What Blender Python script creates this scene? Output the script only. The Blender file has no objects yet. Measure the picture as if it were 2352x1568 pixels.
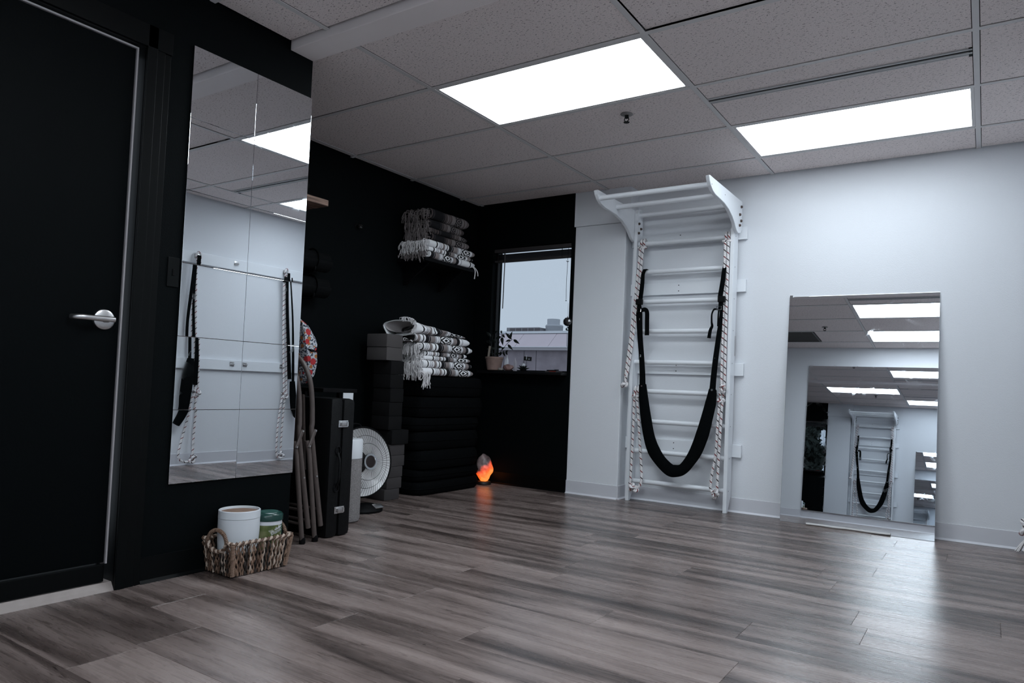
import bpy, bmesh, math, random
from mathutils import Vector, Matrix, Euler
random.seed(7)
PI = math.pi
sc = bpy.context.scene
COL = sc.collection

# ------------------------------------------------------------------ camera, world, exposure
H = 2.382                      # ceiling height
XM, XB, XR = -2.743, -3.76, 0.38   # mirror wall, alcove wall, right wall
YW, YP, YB, YE = 4.955, 4.815, -0.56, 2.174   # white far wall, window wall, back wall, end of mirror wall

def make_camera():
    yaw, pitch, roll = -.5727, .038, .0405
    f = Vector((math.sin(yaw)*math.cos(pitch), math.cos(yaw)*math.cos(pitch), math.sin(pitch)))
    r = Vector((math.cos(yaw), -math.sin(yaw), 0)); u = r.cross(f)
    c, s = math.cos(roll), math.sin(roll)
    r2 = c*r + s*u; u2 = -s*r + c*u
    cam = bpy.data.cameras.new('camera'); o = bpy.data.objects.new('camera', cam); COL.objects.link(o)
    m = Matrix((r2, u2, -f)).transposed().to_4x4(); m.translation = Vector((0, 0, .8249))
    o.matrix_world = m
    cam.sensor_width = 36; cam.lens = 1605.7181*36/2352
    cam.shift_x = -52.70/2352; cam.shift_y = 42.58/2352
    cam.clip_start = .02; cam.clip_end = 300
    sc.camera = o
make_camera()
w = bpy.data.worlds.new('sky'); sc.world = w; w.use_nodes = True
w.node_tree.nodes['Background'].inputs[0].default_value = (.64, .74, .85, 1)
w.node_tree.nodes['Background'].inputs[1].default_value = .80
vs = sc.view_settings
vs.view_transform = 'Standard'; vs.look = 'None'; vs.gamma = 1; vs.use_curve_mapping = False
vs.exposure = 0.06
PANEL = 14.0                    # emission of the troffer lenses
PANEL_COL = (.84, .93, 1.0)

# ------------------------------------------------------------------ materials
MATS = {}
def mat(name, col, rough=.6, metal=0, spec=.5, bump=None, var=None, emit=None, coat=0, trans=0):
    """plain procedural material; bump=(scale,strength) noise relief, var=(scale,amount) noise tone"""
    if name in MATS: return MATS[name]
    m = bpy.data.materials.new(name); m.use_nodes = True
    nt = m.node_tree; b = nt.nodes['Principled BSDF']; L = nt.links
    b.inputs['Base Color'].default_value = (*col, 1); b.inputs['Roughness'].default_value = rough
    b.inputs['Metallic'].default_value = metal; b.inputs['Specular IOR Level'].default_value = spec
    if coat: b.inputs['Coat Weight'].default_value = coat
    if trans: b.inputs['Transmission Weight'].default_value = trans
    if emit: b.inputs['Emission Color'].default_value = (*emit[0], 1); b.inputs['Emission Strength'].default_value = emit[1]
    tc = nt.nodes.new('ShaderNodeTexCoord')
    if var:
        n = nt.nodes.new('ShaderNodeTexNoise'); n.inputs['Scale'].default_value = var[0]; n.inputs['Detail'].default_value = 4
        L.new(tc.outputs['Object'], n.inputs['Vector'])
        mx = nt.nodes.new('ShaderNodeMix'); mx.data_type = 'RGBA'
        mx.inputs['A'].default_value = (*[c*(1-var[1]) for c in col], 1); mx.inputs['B'].default_value = (*[min(1, c*(1+var[1])) for c in col], 1)
        L.new(n.outputs['Fac'], mx.inputs['Factor']); L.new(mx.outputs['Result'], b.inputs['Base Color'])
    if bump:
        n = nt.nodes.new('ShaderNodeTexNoise'); n.inputs['Scale'].default_value = bump[0]; n.inputs['Detail'].default_value = 3
        L.new(tc.outputs['Object'], n.inputs['Vector'])
        bp = nt.nodes.new('ShaderNodeBump'); bp.inputs['Strength'].default_value = bump[1]; bp.inputs['Distance'].default_value = .01
        L.new(n.outputs['Fac'], bp.inputs['Height']); L.new(bp.outputs['Normal'], b.inputs['Normal'])
    MATS[name] = m
    return m

class NB:
    """small node builder"""
    def __init__(s, name):
        s.m = bpy.data.materials.new(name); s.m.use_nodes = True; s.nt = s.m.node_tree
        s.b = s.nt.nodes['Principled BSDF']; MATS[name] = s.m
    def n(s, t, **kw):
        nd = s.nt.nodes.new(t)
        for k, v in kw.items(): setattr(nd, k, v)
        return nd
    def l(s, a, b): s.nt.links.new(a, b)
    def math(s, op, a, b=None, c=None):
        nd = s.n('ShaderNodeMath', operation=op)
        for i, v in enumerate((a, b, c)):
            if v is None: continue
            if isinstance(v, (int, float)): nd.inputs[i].default_value = v
            else: s.l(v, nd.inputs[i])
        return nd.outputs[0]
    def mix(s, f, a, b):
        nd = s.n('ShaderNodeMix', data_type='RGBA')
        for k, v in (('Factor', f), ('A', a), ('B', b)):
            i = nd.inputs[k]
            if isinstance(v, tuple): i.default_value = (*v, 1)
            elif isinstance(v, (int, float)): i.default_value = v
            else: s.l(v, i)
        return nd.outputs['Result']
    def ramp(s, f, stops, interp='CONSTANT'):
        nd = s.n('ShaderNodeValToRGB'); cr = nd.color_ramp; cr.interpolation = interp
        while len(cr.elements) > 1: cr.elements.remove(cr.elements[-1])
        for i, (p, c) in enumerate(stops):
            e = cr.elements[0] if i == 0 else cr.elements.new(p)
            e.position = p; e.color = (*c, 1)
        s.l(f, nd.inputs[0]); return nd.outputs[0]

def build_special_materials():
    # floor planks: grey-brown wood vinyl, grain along X, every plank its own tone
    k = NB('plank_wood'); tc = k.n('ShaderNodeTexCoord'); oi = k.n('ShaderNodeObjectInfo')
    off = k.math('MULTIPLY', oi.outputs['Random'], 37.0)
    cmb = k.n('ShaderNodeCombineXYZ'); k.l(off, cmb.inputs[0]); k.l(off, cmb.inputs[1])
    ad = k.n('ShaderNodeVectorMath', operation='ADD'); k.l(tc.outputs['Object'], ad.inputs[0]); k.l(cmb.outputs[0], ad.inputs[1])
    def noise(scale, sc, detail=4, dist=0.):
        mp = k.n('ShaderNodeMapping'); mp.inputs['Scale'].default_value = scale; k.l(ad.outputs[0], mp.inputs['Vector'])
        nz = k.n('ShaderNodeTexNoise'); nz.inputs['Scale'].default_value = sc; nz.inputs['Detail'].default_value = detail
        nz.inputs['Distortion'].default_value = dist; k.l(mp.outputs[0], nz.inputs['Vector']); return nz.outputs['Fac']
    broad = noise((.55, 6.5, 1), 1.5, 3, .35); fine = noise((2.6, 42.0, 1), 2.5, 5, .9); knot = noise((2.2, 14, 1), 2.0, 2, 2.2)
    tone = k.math('ADD', k.math('ADD', k.math('MULTIPLY', broad, .86), k.math('MULTIPLY', fine, .20)), -.06)
    tone = k.math('ADD', tone, k.math('MULTIPLY', oi.outputs['Random'], .10))
    kn = k.math('MULTIPLY', k.math('SMOOTHSTEP', .66, .75, knot) if False else k.math('GREATER_THAN', knot, .70), .10)
    tone = k.math('SUBTRACT', tone, kn)
    c = k.ramp(tone, [(.30, (.026, .019, .0175)), (.44, (.080, .060, .054)), (.56, (.175, .135, .124)), (.74, (.280, .225, .208))], 'LINEAR')
    k.l(c, k.b.inputs['Base Color'])
    k.l(k.math('ADD', k.math('MULTIPLY', fine, .12), .22), k.b.inputs['Roughness'])
    bp = k.n('ShaderNodeBump'); bp.inputs['Strength'].default_value = .12; bp.inputs['Distance'].default_value = .004
    k.l(fine, bp.inputs['Height']); k.l(bp.outputs[0], k.b.inputs['Normal'])

    # mineral fibre ceiling tile with dark pits
    k = NB('ceiling_tile'); tc = k.n('ShaderNodeTexCoord'); oi = k.n('ShaderNodeObjectInfo')
    cmb = k.n('ShaderNodeCombineXYZ'); k.l(k.math('MULTIPLY', oi.outputs['Random'], 9.), cmb.inputs[0])
    ad = k.n('ShaderNodeVectorMath', operation='ADD'); k.l(tc.outputs['Object'], ad.inputs[0]); k.l(cmb.outputs[0], ad.inputs[1])
    mp = k.n('ShaderNodeMapping'); mp.inputs['Scale'].default_value = (1.0, 1.9, 1); mp.inputs['Rotation'].default_value = (0, 0, .7); k.l(ad.outputs[0], mp.inputs['Vector'])
    n1 = k.n('ShaderNodeTexNoise'); n1.inputs['Scale'].default_value = 75; n1.inputs['Detail'].default_value = 2; k.l(mp.outputs[0], n1.inputs['Vector'])
    n2 = k.n('ShaderNodeTexNoise'); n2.inputs['Scale'].default_value = 260; n2.inputs['Detail'].default_value = 2; k.l(ad.outputs[0], n2.inputs['Vector'])
    pit = k.math('GREATER_THAN', n1.outputs['Fac'], .635)
    base = k.ramp(n2.outputs['Fac'], [(.3, (.64, .575, .565)), (.7, (.90, .815, .80))], 'LINEAR')
    k.l(k.mix(k.math('MULTIPLY', pit, .75), base, (.17, .14, .14)), k.b.inputs['Base Color'])
    k.b.inputs['Roughness'].default_value = .95; k.b.inputs['Specular IOR Level'].default_value = .2
    bp = k.n('ShaderNodeBump'); bp.inputs['Strength'].default_value = .5; bp.inputs['Distance'].default_value = .004; bp.invert = True
    k.l(n1.outputs['Fac'], bp.inputs['Height']); k.l(bp.outputs[0], k.b.inputs['Normal'])

    # rope: white cover with a dark red tracer winding round it (u along in metres, v around)
    k = NB('rope'); uv = k.n('ShaderNodeUVMap'); sp = k.n('ShaderNodeSeparateXYZ'); k.l(uv.outputs[0], sp.inputs[0])
    t = k.math('FRACT', k.math('ADD', k.math('MULTIPLY', sp.outputs[0], 21.), sp.outputs[1]))
    st = k.math('LESS_THAN', t, .17)
    hue = k.math('FRACT', k.math('MULTIPLY', sp.outputs[0], 10.5))
    tr = k.mix(k.math('GREATER_THAN', hue, .5), (.16, .012, .014), (.02, .008, .012))
    k.l(k.mix(st, (.72, .70, .71), tr), k.b.inputs['Base Color']); k.b.inputs['Roughness'].default_value = .85
    wv = k.math('SINE', k.math('MULTIPLY', k.math('ADD', k.math('MULTIPLY', sp.outputs[0], 84.), k.math('MULTIPLY', sp.outputs[1], 2.)), 2*PI))
    bp = k.n('ShaderNodeBump'); bp.inputs['Strength'].default_value = .35; bp.inputs['Distance'].default_value = .003
    k.l(wv, bp.inputs['Height']); k.l(bp.outputs[0], k.b.inputs['Normal'])

    # woven blankets (u along 0..1, v round the fold in metres), shifted per blanket by its object index
    Wt, Gy, Tp, Bk, Lg = (.88, .88, .90), (.30, .29, .31), (.27, .235, .23), (.012, .012, .014), (.48, .48, .51)
    def blanket(name, stops, band, warm, chev):
        k = NB(name); uv = k.n('ShaderNodeUVMap'); sp = k.n('ShaderNodeSeparateXYZ'); k.l(uv.outputs[0], sp.inputs[0])
        oi = k.n('ShaderNodeObjectInfo')
        u = k.math('FRACT', k.math('ADD', k.math('MULTIPLY', sp.outputs[0], .86), k.math('MULTIPLY', oi.outputs['Object Index'], .06)))
        base = k.ramp(u, stops)
        d = k.math('ABSOLUTE', k.math('SUBTRACT', u, band[0]))
        inb = k.math('LESS_THAN', d, band[1])
        edge = k.math('MULTIPLY', inb, k.math('GREATER_THAN', d, band[1]-.012))
        tri = k.math('PINGPONG', sp.outputs[1], .034)
        chv = k.math('FRACT', k.math('ADD', k.math('MULTIPLY', d, 17.), k.math('MULTIPLY', tri, chev)))
        pat = k.mix(k.math('GREATER_THAN', chv, .5), Bk, warm)
        c = k.mix(inb, base, pat); c = k.mix(edge, c, Bk)
        nz = k.n('ShaderNodeTexNoise'); nz.inputs['Scale'].default_value = 600; tc = k.n('ShaderNodeTexCoord'); k.l(tc.outputs['Object'], nz.inputs['Vector'])
        c = k.mix(k.math('MULTIPLY', nz.outputs['Fac'], .22), c, (.03, .028, .028))
        k.l(c, k.b.inputs['Base Color']); k.b.inputs['Roughness'].default_value = .95; k.b.inputs['Specular IOR Level'].default_value = .1
        bp = k.n('ShaderNodeBump'); bp.inputs['Strength'].default_value = .4; bp.inputs['Distance'].default_value = .003
        k.l(nz.outputs['Fac'], bp.inputs['Height']); k.l(bp.outputs[0], k.b.inputs['Normal'])
    light = [(0, Wt), (.13, Bk), (.15, Wt), (.18, Lg), (.20, Wt), (.215, Bk), (.225, Wt), (.25, Tp), (.29, Wt), (.33, Bk), (.345, Wt), (.375, Bk),
             (.43, Gy), (.44, Bk), (.46, Tp), (.535, Lg), (.555, Wt), (.575, Lg), (.59, Wt), (.60, Wt), (.78, Wt), (.80, Lg), (.815, Tp), (.87, Bk), (.915, Wt), (.95, Lg), (.965, Wt)]
    blanket('blanket_white', light, (.69, .085), Wt, 45.)
    dk, dg, bn, ln = (.010, .010, .012), (.035, .032, .034), (.085, .068, .066), (.19, .17, .17)
    dark = [(0, bn), (.04, dk), (.06, bn), (.09, dk), (.11, dg), (.14, dk), (.34, dg), (.36, dk), (.38, bn), (.40, dg), (.42, bn), (.45, ln), (.465, bn), (.49, ln), (.50, bn),
            (.53, ln), (.56, ln), (.60, ln), (.76, ln), (.80, bn), (.82, ln), (.86, bn), (.88, ln), (.90, bn), (.93, dg), (.95, bn), (.97, dg)]
    blanket('blanket_charcoal', dark, (.68, .075), (.17, .15, .15), 55.)

    # floral print
    k = NB('floral_cloth'); tc = k.n('ShaderNodeTexCoord')
    def vor(scale, off):
        mp = k.n('ShaderNodeMapping'); mp.inputs['Location'].default_value = off; k.l(tc.outputs['Object'], mp.inputs['Vector'])
        v = k.n('ShaderNodeTexVoronoi'); v.inputs['Scale'].default_value = scale; k.l(mp.outputs[0], v.inputs['Vector']); return v
    nz = k.n('ShaderNodeTexNoise'); nz.inputs['Scale'].default_value = 95; nz.inputs['Detail'].default_value = 3; k.l(tc.outputs['Object'], nz.inputs['Vector'])
    c = k.ramp(nz.outputs['Fac'], [(0, (.015, .02, .035)), (.45, (.06, .08, .12)), (.49, (.42, .42, .44)), (.62, (.30, .33, .38))])
    a = vor(26, (0, 0, 0)); b2 = vor(17, (.3, .1, .7))
    c = k.mix(k.math('LESS_THAN', a.outputs['Distance'], .27), c, (.30, .11, .03))
    c = k.mix(k.math('LESS_THAN', b2.outputs['Distance'], .32), c, (.33, .018, .022))
    k.l(c, k.b.inputs['Base Color']); k.b.inputs['Roughness'].default_value = .9

    # mirror glass with a faint cleaning smear
    k = NB('mirror_glass'); tc = k.n('ShaderNodeTexCoord'); nz = k.n('ShaderNodeTexNoise'); nz.inputs['Scale'].default_value = 9; nz.inputs['Detail'].default_value = 5; nz.inputs['Distortion'].default_value = 1.5
    k.l(tc.outputs['Object'], nz.inputs['Vector'])
    k.b.inputs['Metallic'].default_value = 1; k.b.inputs['Base Color'].default_value = (.80, .83, .86, 1)
    k.l(k.math('MULTIPLY', k.math('GREATER_THAN', nz.outputs['Fac'], .62), .03), k.b.inputs['Roughness'])

    # salt rock: dull top, lit from inside at the foot
    k = NB('salt_rock'); tc = k.n('ShaderNodeTexCoord'); sp = k.n('ShaderNodeSeparateXYZ'); k.l(tc.outputs['Object'], sp.inputs[0])
    nz = k.n('ShaderNodeTexNoise'); nz.inputs['Scale'].default_value = 22; nz.inputs['Detail'].default_value = 5; k.l(tc.outputs['Object'], nz.inputs['Vector'])
    g = k.math('ADD', k.math('MULTIPLY', sp.outputs[2], -8.5), k.math('ADD', k.math('MULTIPLY', sp.outputs[0], 6.0), k.math('MULTIPLY', sp.outputs[1], 3.6)))
    g = k.math('ADD', k.math('ADD', g, .95), k.math('MULTIPLY', nz.outputs['Fac'], 1.0))
    glow = k.ramp(g, [(0, (0, 0, 0)), (.12, (.05, .004, .001)), (.35, (.60, .045, .006)), (.75, (1.0, .15, .015)), (1., (1.0, .26, .04))], 'LINEAR')
    k.l(glow, k.b.inputs['Emission Color']); k.b.inputs['Emission Strength'].default_value = 1.15
    k.l(k.ramp(nz.outputs['Fac'], [(.35, (.08, .05, .05)), (.7, (.36, .27, .26))], 'LINEAR'), k.b.inputs['Base Color'])
    k.b.inputs['Roughness'].default_value = .45

    # speckled grey cloth, printed tub label
    k = NB('grey_tweed'); tc = k.n('ShaderNodeTexCoord'); nz = k.n('ShaderNodeTexNoise'); nz.inputs['Scale'].default_value = 420; k.l(tc.outputs['Object'], nz.inputs['Vector'])
    k.l(k.ramp(nz.outputs['Fac'], [(.35, (.10, .09, .09)), (.65, (.36, .34, .34))], 'LINEAR'), k.b.inputs['Base Color']); k.b.inputs['Roughness'].default_value = .95
    k = NB('tub_label'); tc = k.n('ShaderNodeTexCoord'); v = k.n('ShaderNodeTexVoronoi'); v.inputs['Scale'].default_value = 22; k.l(tc.outputs['Object'], v.inputs['Vector'])
    nz = k.n('ShaderNodeTexNoise'); nz.inputs['Scale'].default_value = 25; k.l(tc.outputs['Object'], nz.inputs['Vector'])
    c = k.ramp(nz.outputs['Fac'], [(.3, (.02, .045, .015)), (.5, (.09, .115, .035)), (.7, (.19, .19, .09))], 'LINEAR')
    c = k.mix(k.math('LESS_THAN', v.outputs['Distance'], .22), c, (.30, .31, .24))
    sp = k.n('ShaderNodeSeparateXYZ'); k.l(tc.outputs['Object'], sp.inputs[0])
    side = k.math('GREATER_THAN', k.math('ADD', sp.outputs[1], k.math('MULTIPLY', sp.outputs[2], .25)), .062)
    c = k.mix(side, c, (.012, .065, .04))
    k.l(c, k.b.inputs['Base Color']); k.b.inputs['Roughness'].default_value = .35
build_special_materials()

M_BLACKWALL = mat('black_paint', (.0012, .0022, .0026), .65, spec=.06, bump=(220, .12))
M_BLACKTRIM = mat('black_gloss_trim', (.0012, .0018, .002), .4, spec=.12)
M_WHITEWALL = mat('white_paint', (.70, .72, .755), .75, spec=.3, bump=(260, .15))
M_BASE = mat('grey_vinyl_base', (.60, .605, .645), .5)
M_WHITE = mat('white_enamel', (.74, .765, .80), .38, spec=.5)
M_TEE = mat('tee_metal', (.60, .585, .585), .5)
M_DARK = mat('dark_void', (.004, .004, .004), .9)
M_METAL = mat('satin_steel', (.55, .54, .54), .32, metal=1)
M_CHROME = mat('chrome', (.7, .7, .7), .12, metal=1)
M_BLACKCLOTH = mat('black_webbing', (.0018, .0026, .0030), .9, spec=.06, bump=(300, .3))
M_PLASTIC = mat('black_plastic', (.003, .003, .0035), .55, spec=.09)
M_BROWN = mat('brown_enamel', (.075, .058, .053), .45, var=(40, .25))

# ------------------------------------------------------------------ mesh helpers
ORG = {}
def finish(o, label=None, cat=None, group=None, kind=None):
    if label: o['label'] = label
    if cat: o['category'] = cat
    if group: o['group'] = group
    if kind: o['kind'] = kind
    return o
def thing(name, loc, label, cat, group=None, kind=None):
    o = bpy.data.objects.new(name, None); COL.objects.link(o); o.location = loc; o.empty_display_size = .05
    ORG[o.name] = Vector(loc)
    return finish(o, label, cat, group, kind)
def obj(name, bm, m, parent=None, smooth=False, label=None, cat=None, group=None, kind=None):
    """link a bmesh given in world coordinates as one mesh object"""
    if parent is not None: org = ORG[parent.name]
    else:
        xs = [v.co for v in bm.verts]
        org = Vector(((min(v.x for v in xs)+max(v.x for v in xs))/2, (min(v.y for v in xs)+max(v.y for v in xs))/2, min(v.z for v in xs)))
    bmesh.ops.translate(bm, verts=bm.verts, vec=-org)
    me = bpy.data.meshes.new(name); bm.to_mesh(me); bm.free()
    for mm in (m if isinstance(m, (list, tuple)) else [m]): me.materials.append(MATS[mm] if isinstance(mm, str) else mm)
    if smooth:
        for p in me.polygons: p.use_smooth = True
        try: me.set_sharp_from_angle(angle=math.radians(40))
        except Exception: pass
    o = bpy.data.objects.new(name, me); COL.objects.link(o)
    if parent is not None: o.parent = parent
    else: o.location = org
    ORG[o.name] = org.copy()
    return finish(o, label, cat, group, kind)
def link_copy(src, name, loc, parent=None):
    c = src.copy(); c.name = name; COL.objects.link(c)
    if parent is not None: c.parent = parent; c.location = Vector(loc) - ORG[parent.name]
    else: c.location = loc
    ORG[c.name] = Vector(loc); return c

def nb(): return bmesh.new()
def box(bm, x0, x1, y0, y1, z0, z1, bev=0, mi=0):
    t = bmesh.new(); bmesh.ops.create_cube(t, size=1)
    for v in t.verts: v.co = Vector((x0+(v.co.x+.5)*(x1-x0), y0+(v.co.y+.5)*(y1-y0), z0+(v.co.z+.5)*(z1-z0)))
    if bev: bmesh.ops.bevel(t, geom=t.edges[:], offset=bev, segments=2, affect='EDGES', profile=.6)
    for f in t.faces: f.material_index = mi
    me = bpy.data.meshes.new('t'); t.to_mesh(me); t.free(); bm.from_mesh(me); bpy.data.meshes.remove(me); return bm
def quad_mesh(bm, grid, uvs=None, close_u=False, close_v=False):
    """grid[i][j] points -> quads, with optional uv grid"""
    uvl = bm.loops.layers.uv.verify() if uvs else None
    V = [[bm.verts.new(p) for p in row] for row in grid]
    ni, nj = len(V), len(V[0])
    for i in range(ni - (0 if close_u else 1)):
        for j in range(nj - (0 if close_v else 1)):
            a, b, c, d = (i, j), ((i+1) % ni, j), ((i+1) % ni, (j+1) % nj), (i, (j+1) % nj)
            try: f = bm.faces.new([V[q[0]][q[1]] for q in (a, b, c, d)])
            except ValueError: continue
            if uvs:
                un = uvs
                cc = [(i, j), (i+1, j), (i+1, j+1), (i, j+1)]
                for lp, q in zip(f.loops, cc): lp[uvl].uv = un(*q)
    return V
def tube(bm, pts, r, seg=8, closed=False, cap=True, flat=None, u0=0.):
    """sweep a circle (or ellipse flat=(a,b)) along points; r may be a list; carries uv (length, angle)"""
    pts = [Vector(p) for p in pts]; n = len(pts)
    rr = r if isinstance(r, (list, tuple)) else [r]*n
    tang = []
    for i in range(n):
        a = pts[(i-1) % n] if (closed or i > 0) else pts[i]; b = pts[(i+1) % n] if (closed or i < n-1) else pts[i]
        d = (b-a); tang.append(d.normalized() if d.length > 1e-9 else Vector((0, 0, 1)))
    ref = Vector((0, 0, 1)) if abs(tang[0].z) < .9 else Vector((0, 1, 0))
    nrm = (ref - tang[0]*ref.dot(tang[0])).normalized(); grid = []; L = [u0]
    for i in range(n):
        if i: L.append(L[-1]+(pts[i]-pts[i-1]).length)
        nrm = (nrm - tang[i]*nrm.dot(tang[i]))
        nrm = nrm.normalized() if nrm.length > 1e-6 else Vector((1, 0, 0))
        bi = tang[i].cross(nrm)
        fa, fb = flat if flat else (1, 1)
        grid.append([pts[i] + (nrm*math.cos(2*PI*j/seg)*fa + bi*math.sin(2*PI*j/seg)*fb)*rr[i] for j in range(seg)])
    if closed: L.append(L[-1]+(pts[0]-pts[-1]).length)
    V = quad_mesh(bm, grid, uvs=lambda i, j: (L[min(i, len(L)-1)], j/seg), close_u=closed, close_v=True)
    if cap and not closed:
        for ring in (V[0][::-1], V[-1]):
            try: bm.faces.new(ring)
            except ValueError: pass
    return bm
def cyl(bm, a, b, r, seg=16): return tube(bm, [a, b], r, seg)
def lathe(bm, prof, c, seg=32, axis='Z', cap=True):
    """prof list of (r, h) around a vertical (or X) axis through c"""
    c = Vector(c); grid = []
    for r, h in prof:
        row = []
        for j in range(seg):
            a = 2*PI*j/seg
            p = Vector((r*math.cos(a), r*math.sin(a), h)) if axis == 'Z' else Vector((h, r*math.cos(a), r*math.sin(a)))
            row.append(c+p)
        grid.append(row)
    V = quad_mesh(bm, grid, close_v=True)
    if cap:
        for ring in (V[0][::-1], V[-1]):
            try: bm.faces.new(ring)
            except ValueError: pass
    return bm
def prism(bm, poly, axis, a, b, bev=0):
    """poly 2-D outline extruded along axis 'X' (poly = y,z) or 'Y' (poly = x,z) or 'Z' (x,y)"""
    f = {'X': lambda p, t: (t, p[0], p[1]), 'Y': lambda p, t: (p[0], t, p[1]), 'Z': lambda p, t: (p[0], p[1], t)}[axis]
    t = bmesh.new()
    A = [t.verts.new(f(p, a)) for p in poly]; B = [t.verts.new(f(p, b)) for p in poly]
    t.faces.new(A[::-1]); t.faces.new(B)
    for i in range(len(poly)):
        j = (i+1) % len(poly); t.faces.new((A[i], A[j], B[j], B[i]))
    bmesh.ops.recalc_face_normals(t, faces=t.faces)
    if bev: bmesh.ops.bevel(t, geom=[e for e in t.edges], offset=bev, segments=2, affect='EDGES')
    me = bpy.data.meshes.new('t'); t.to_mesh(me); t.free(); bm.from_mesh(me); bpy.data.meshes.remove(me); return bm
def smooth_path(pts, n=8):
    P = [Vector(p) for p in pts]; out = []
    for i in range(len(P)-1):
        p0 = P[max(i-1, 0)]; p1 = P[i]; p2 = P[i+1]; p3 = P[min(i+2, len(P)-1)]
        for k in range(n):
            t = k/n
            out.append(.5*((2*p1)+(-p0+p2)*t+(2*p0-5*p1+4*p2-p3)*t*t+(-p0+3*p1-3*p2+p3)*t**3))
    out.append(P[-1]); return out
def icos(bm, c, r, sub=2, scale=(1, 1, 1), jit=0, seed=0):
    t = bmesh.new(); bmesh.ops.create_icosphere(t, subdivisions=sub, radius=r); rnd = random.Random(seed)
    for v in t.verts:
        v.co = Vector((v.co.x*scale[0], v.co.y*scale[1], v.co.z*scale[2]))*(1+rnd.uniform(-jit, jit))+Vector(c)
    me = bpy.data.meshes.new('t'); t.to_mesh(me); t.free(); bm.from_mesh(me); bpy.data.meshes.remove(me); return bm
def text_mesh(s, size, bend=None):
    """text as flat mesh triangles in (x, y); returns (verts, faces)"""
    cu = bpy.data.curves.new('txt', 'FONT'); cu.body = s; cu.size = size; cu.resolution_u = 3
    o = bpy.data.objects.new('txt', cu); COL.objects.link(o)
    dg = bpy.context.evaluated_depsgraph_get(); me = bpy.data.meshes.new_from_object(o.evaluated_get(dg))
    vs_ = [v.co.copy() for v in me.vertices]; fs = [list(p.vertices) for p in me.polygons]
    bpy.data.objects.remove(o); bpy.data.curves.remove(cu); bpy.data.meshes.remove(me); return vs_, fs
def add_vf(bm, vs_, fs):
    V = [bm.verts.new(v) for v in vs_]
    for f in fs:
        try: bm.faces.new([V[i] for i in f])
        except ValueError: pass
    return bm

# ------------------------------------------------------------------ the room
def struct(name, bm, m, label, cat, parent=None, smooth=False):
    return obj(name, bm, m, parent, smooth, label=label, cat=cat, kind='structure') if parent is None else obj(name, bm, m, parent, smooth)

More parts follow.
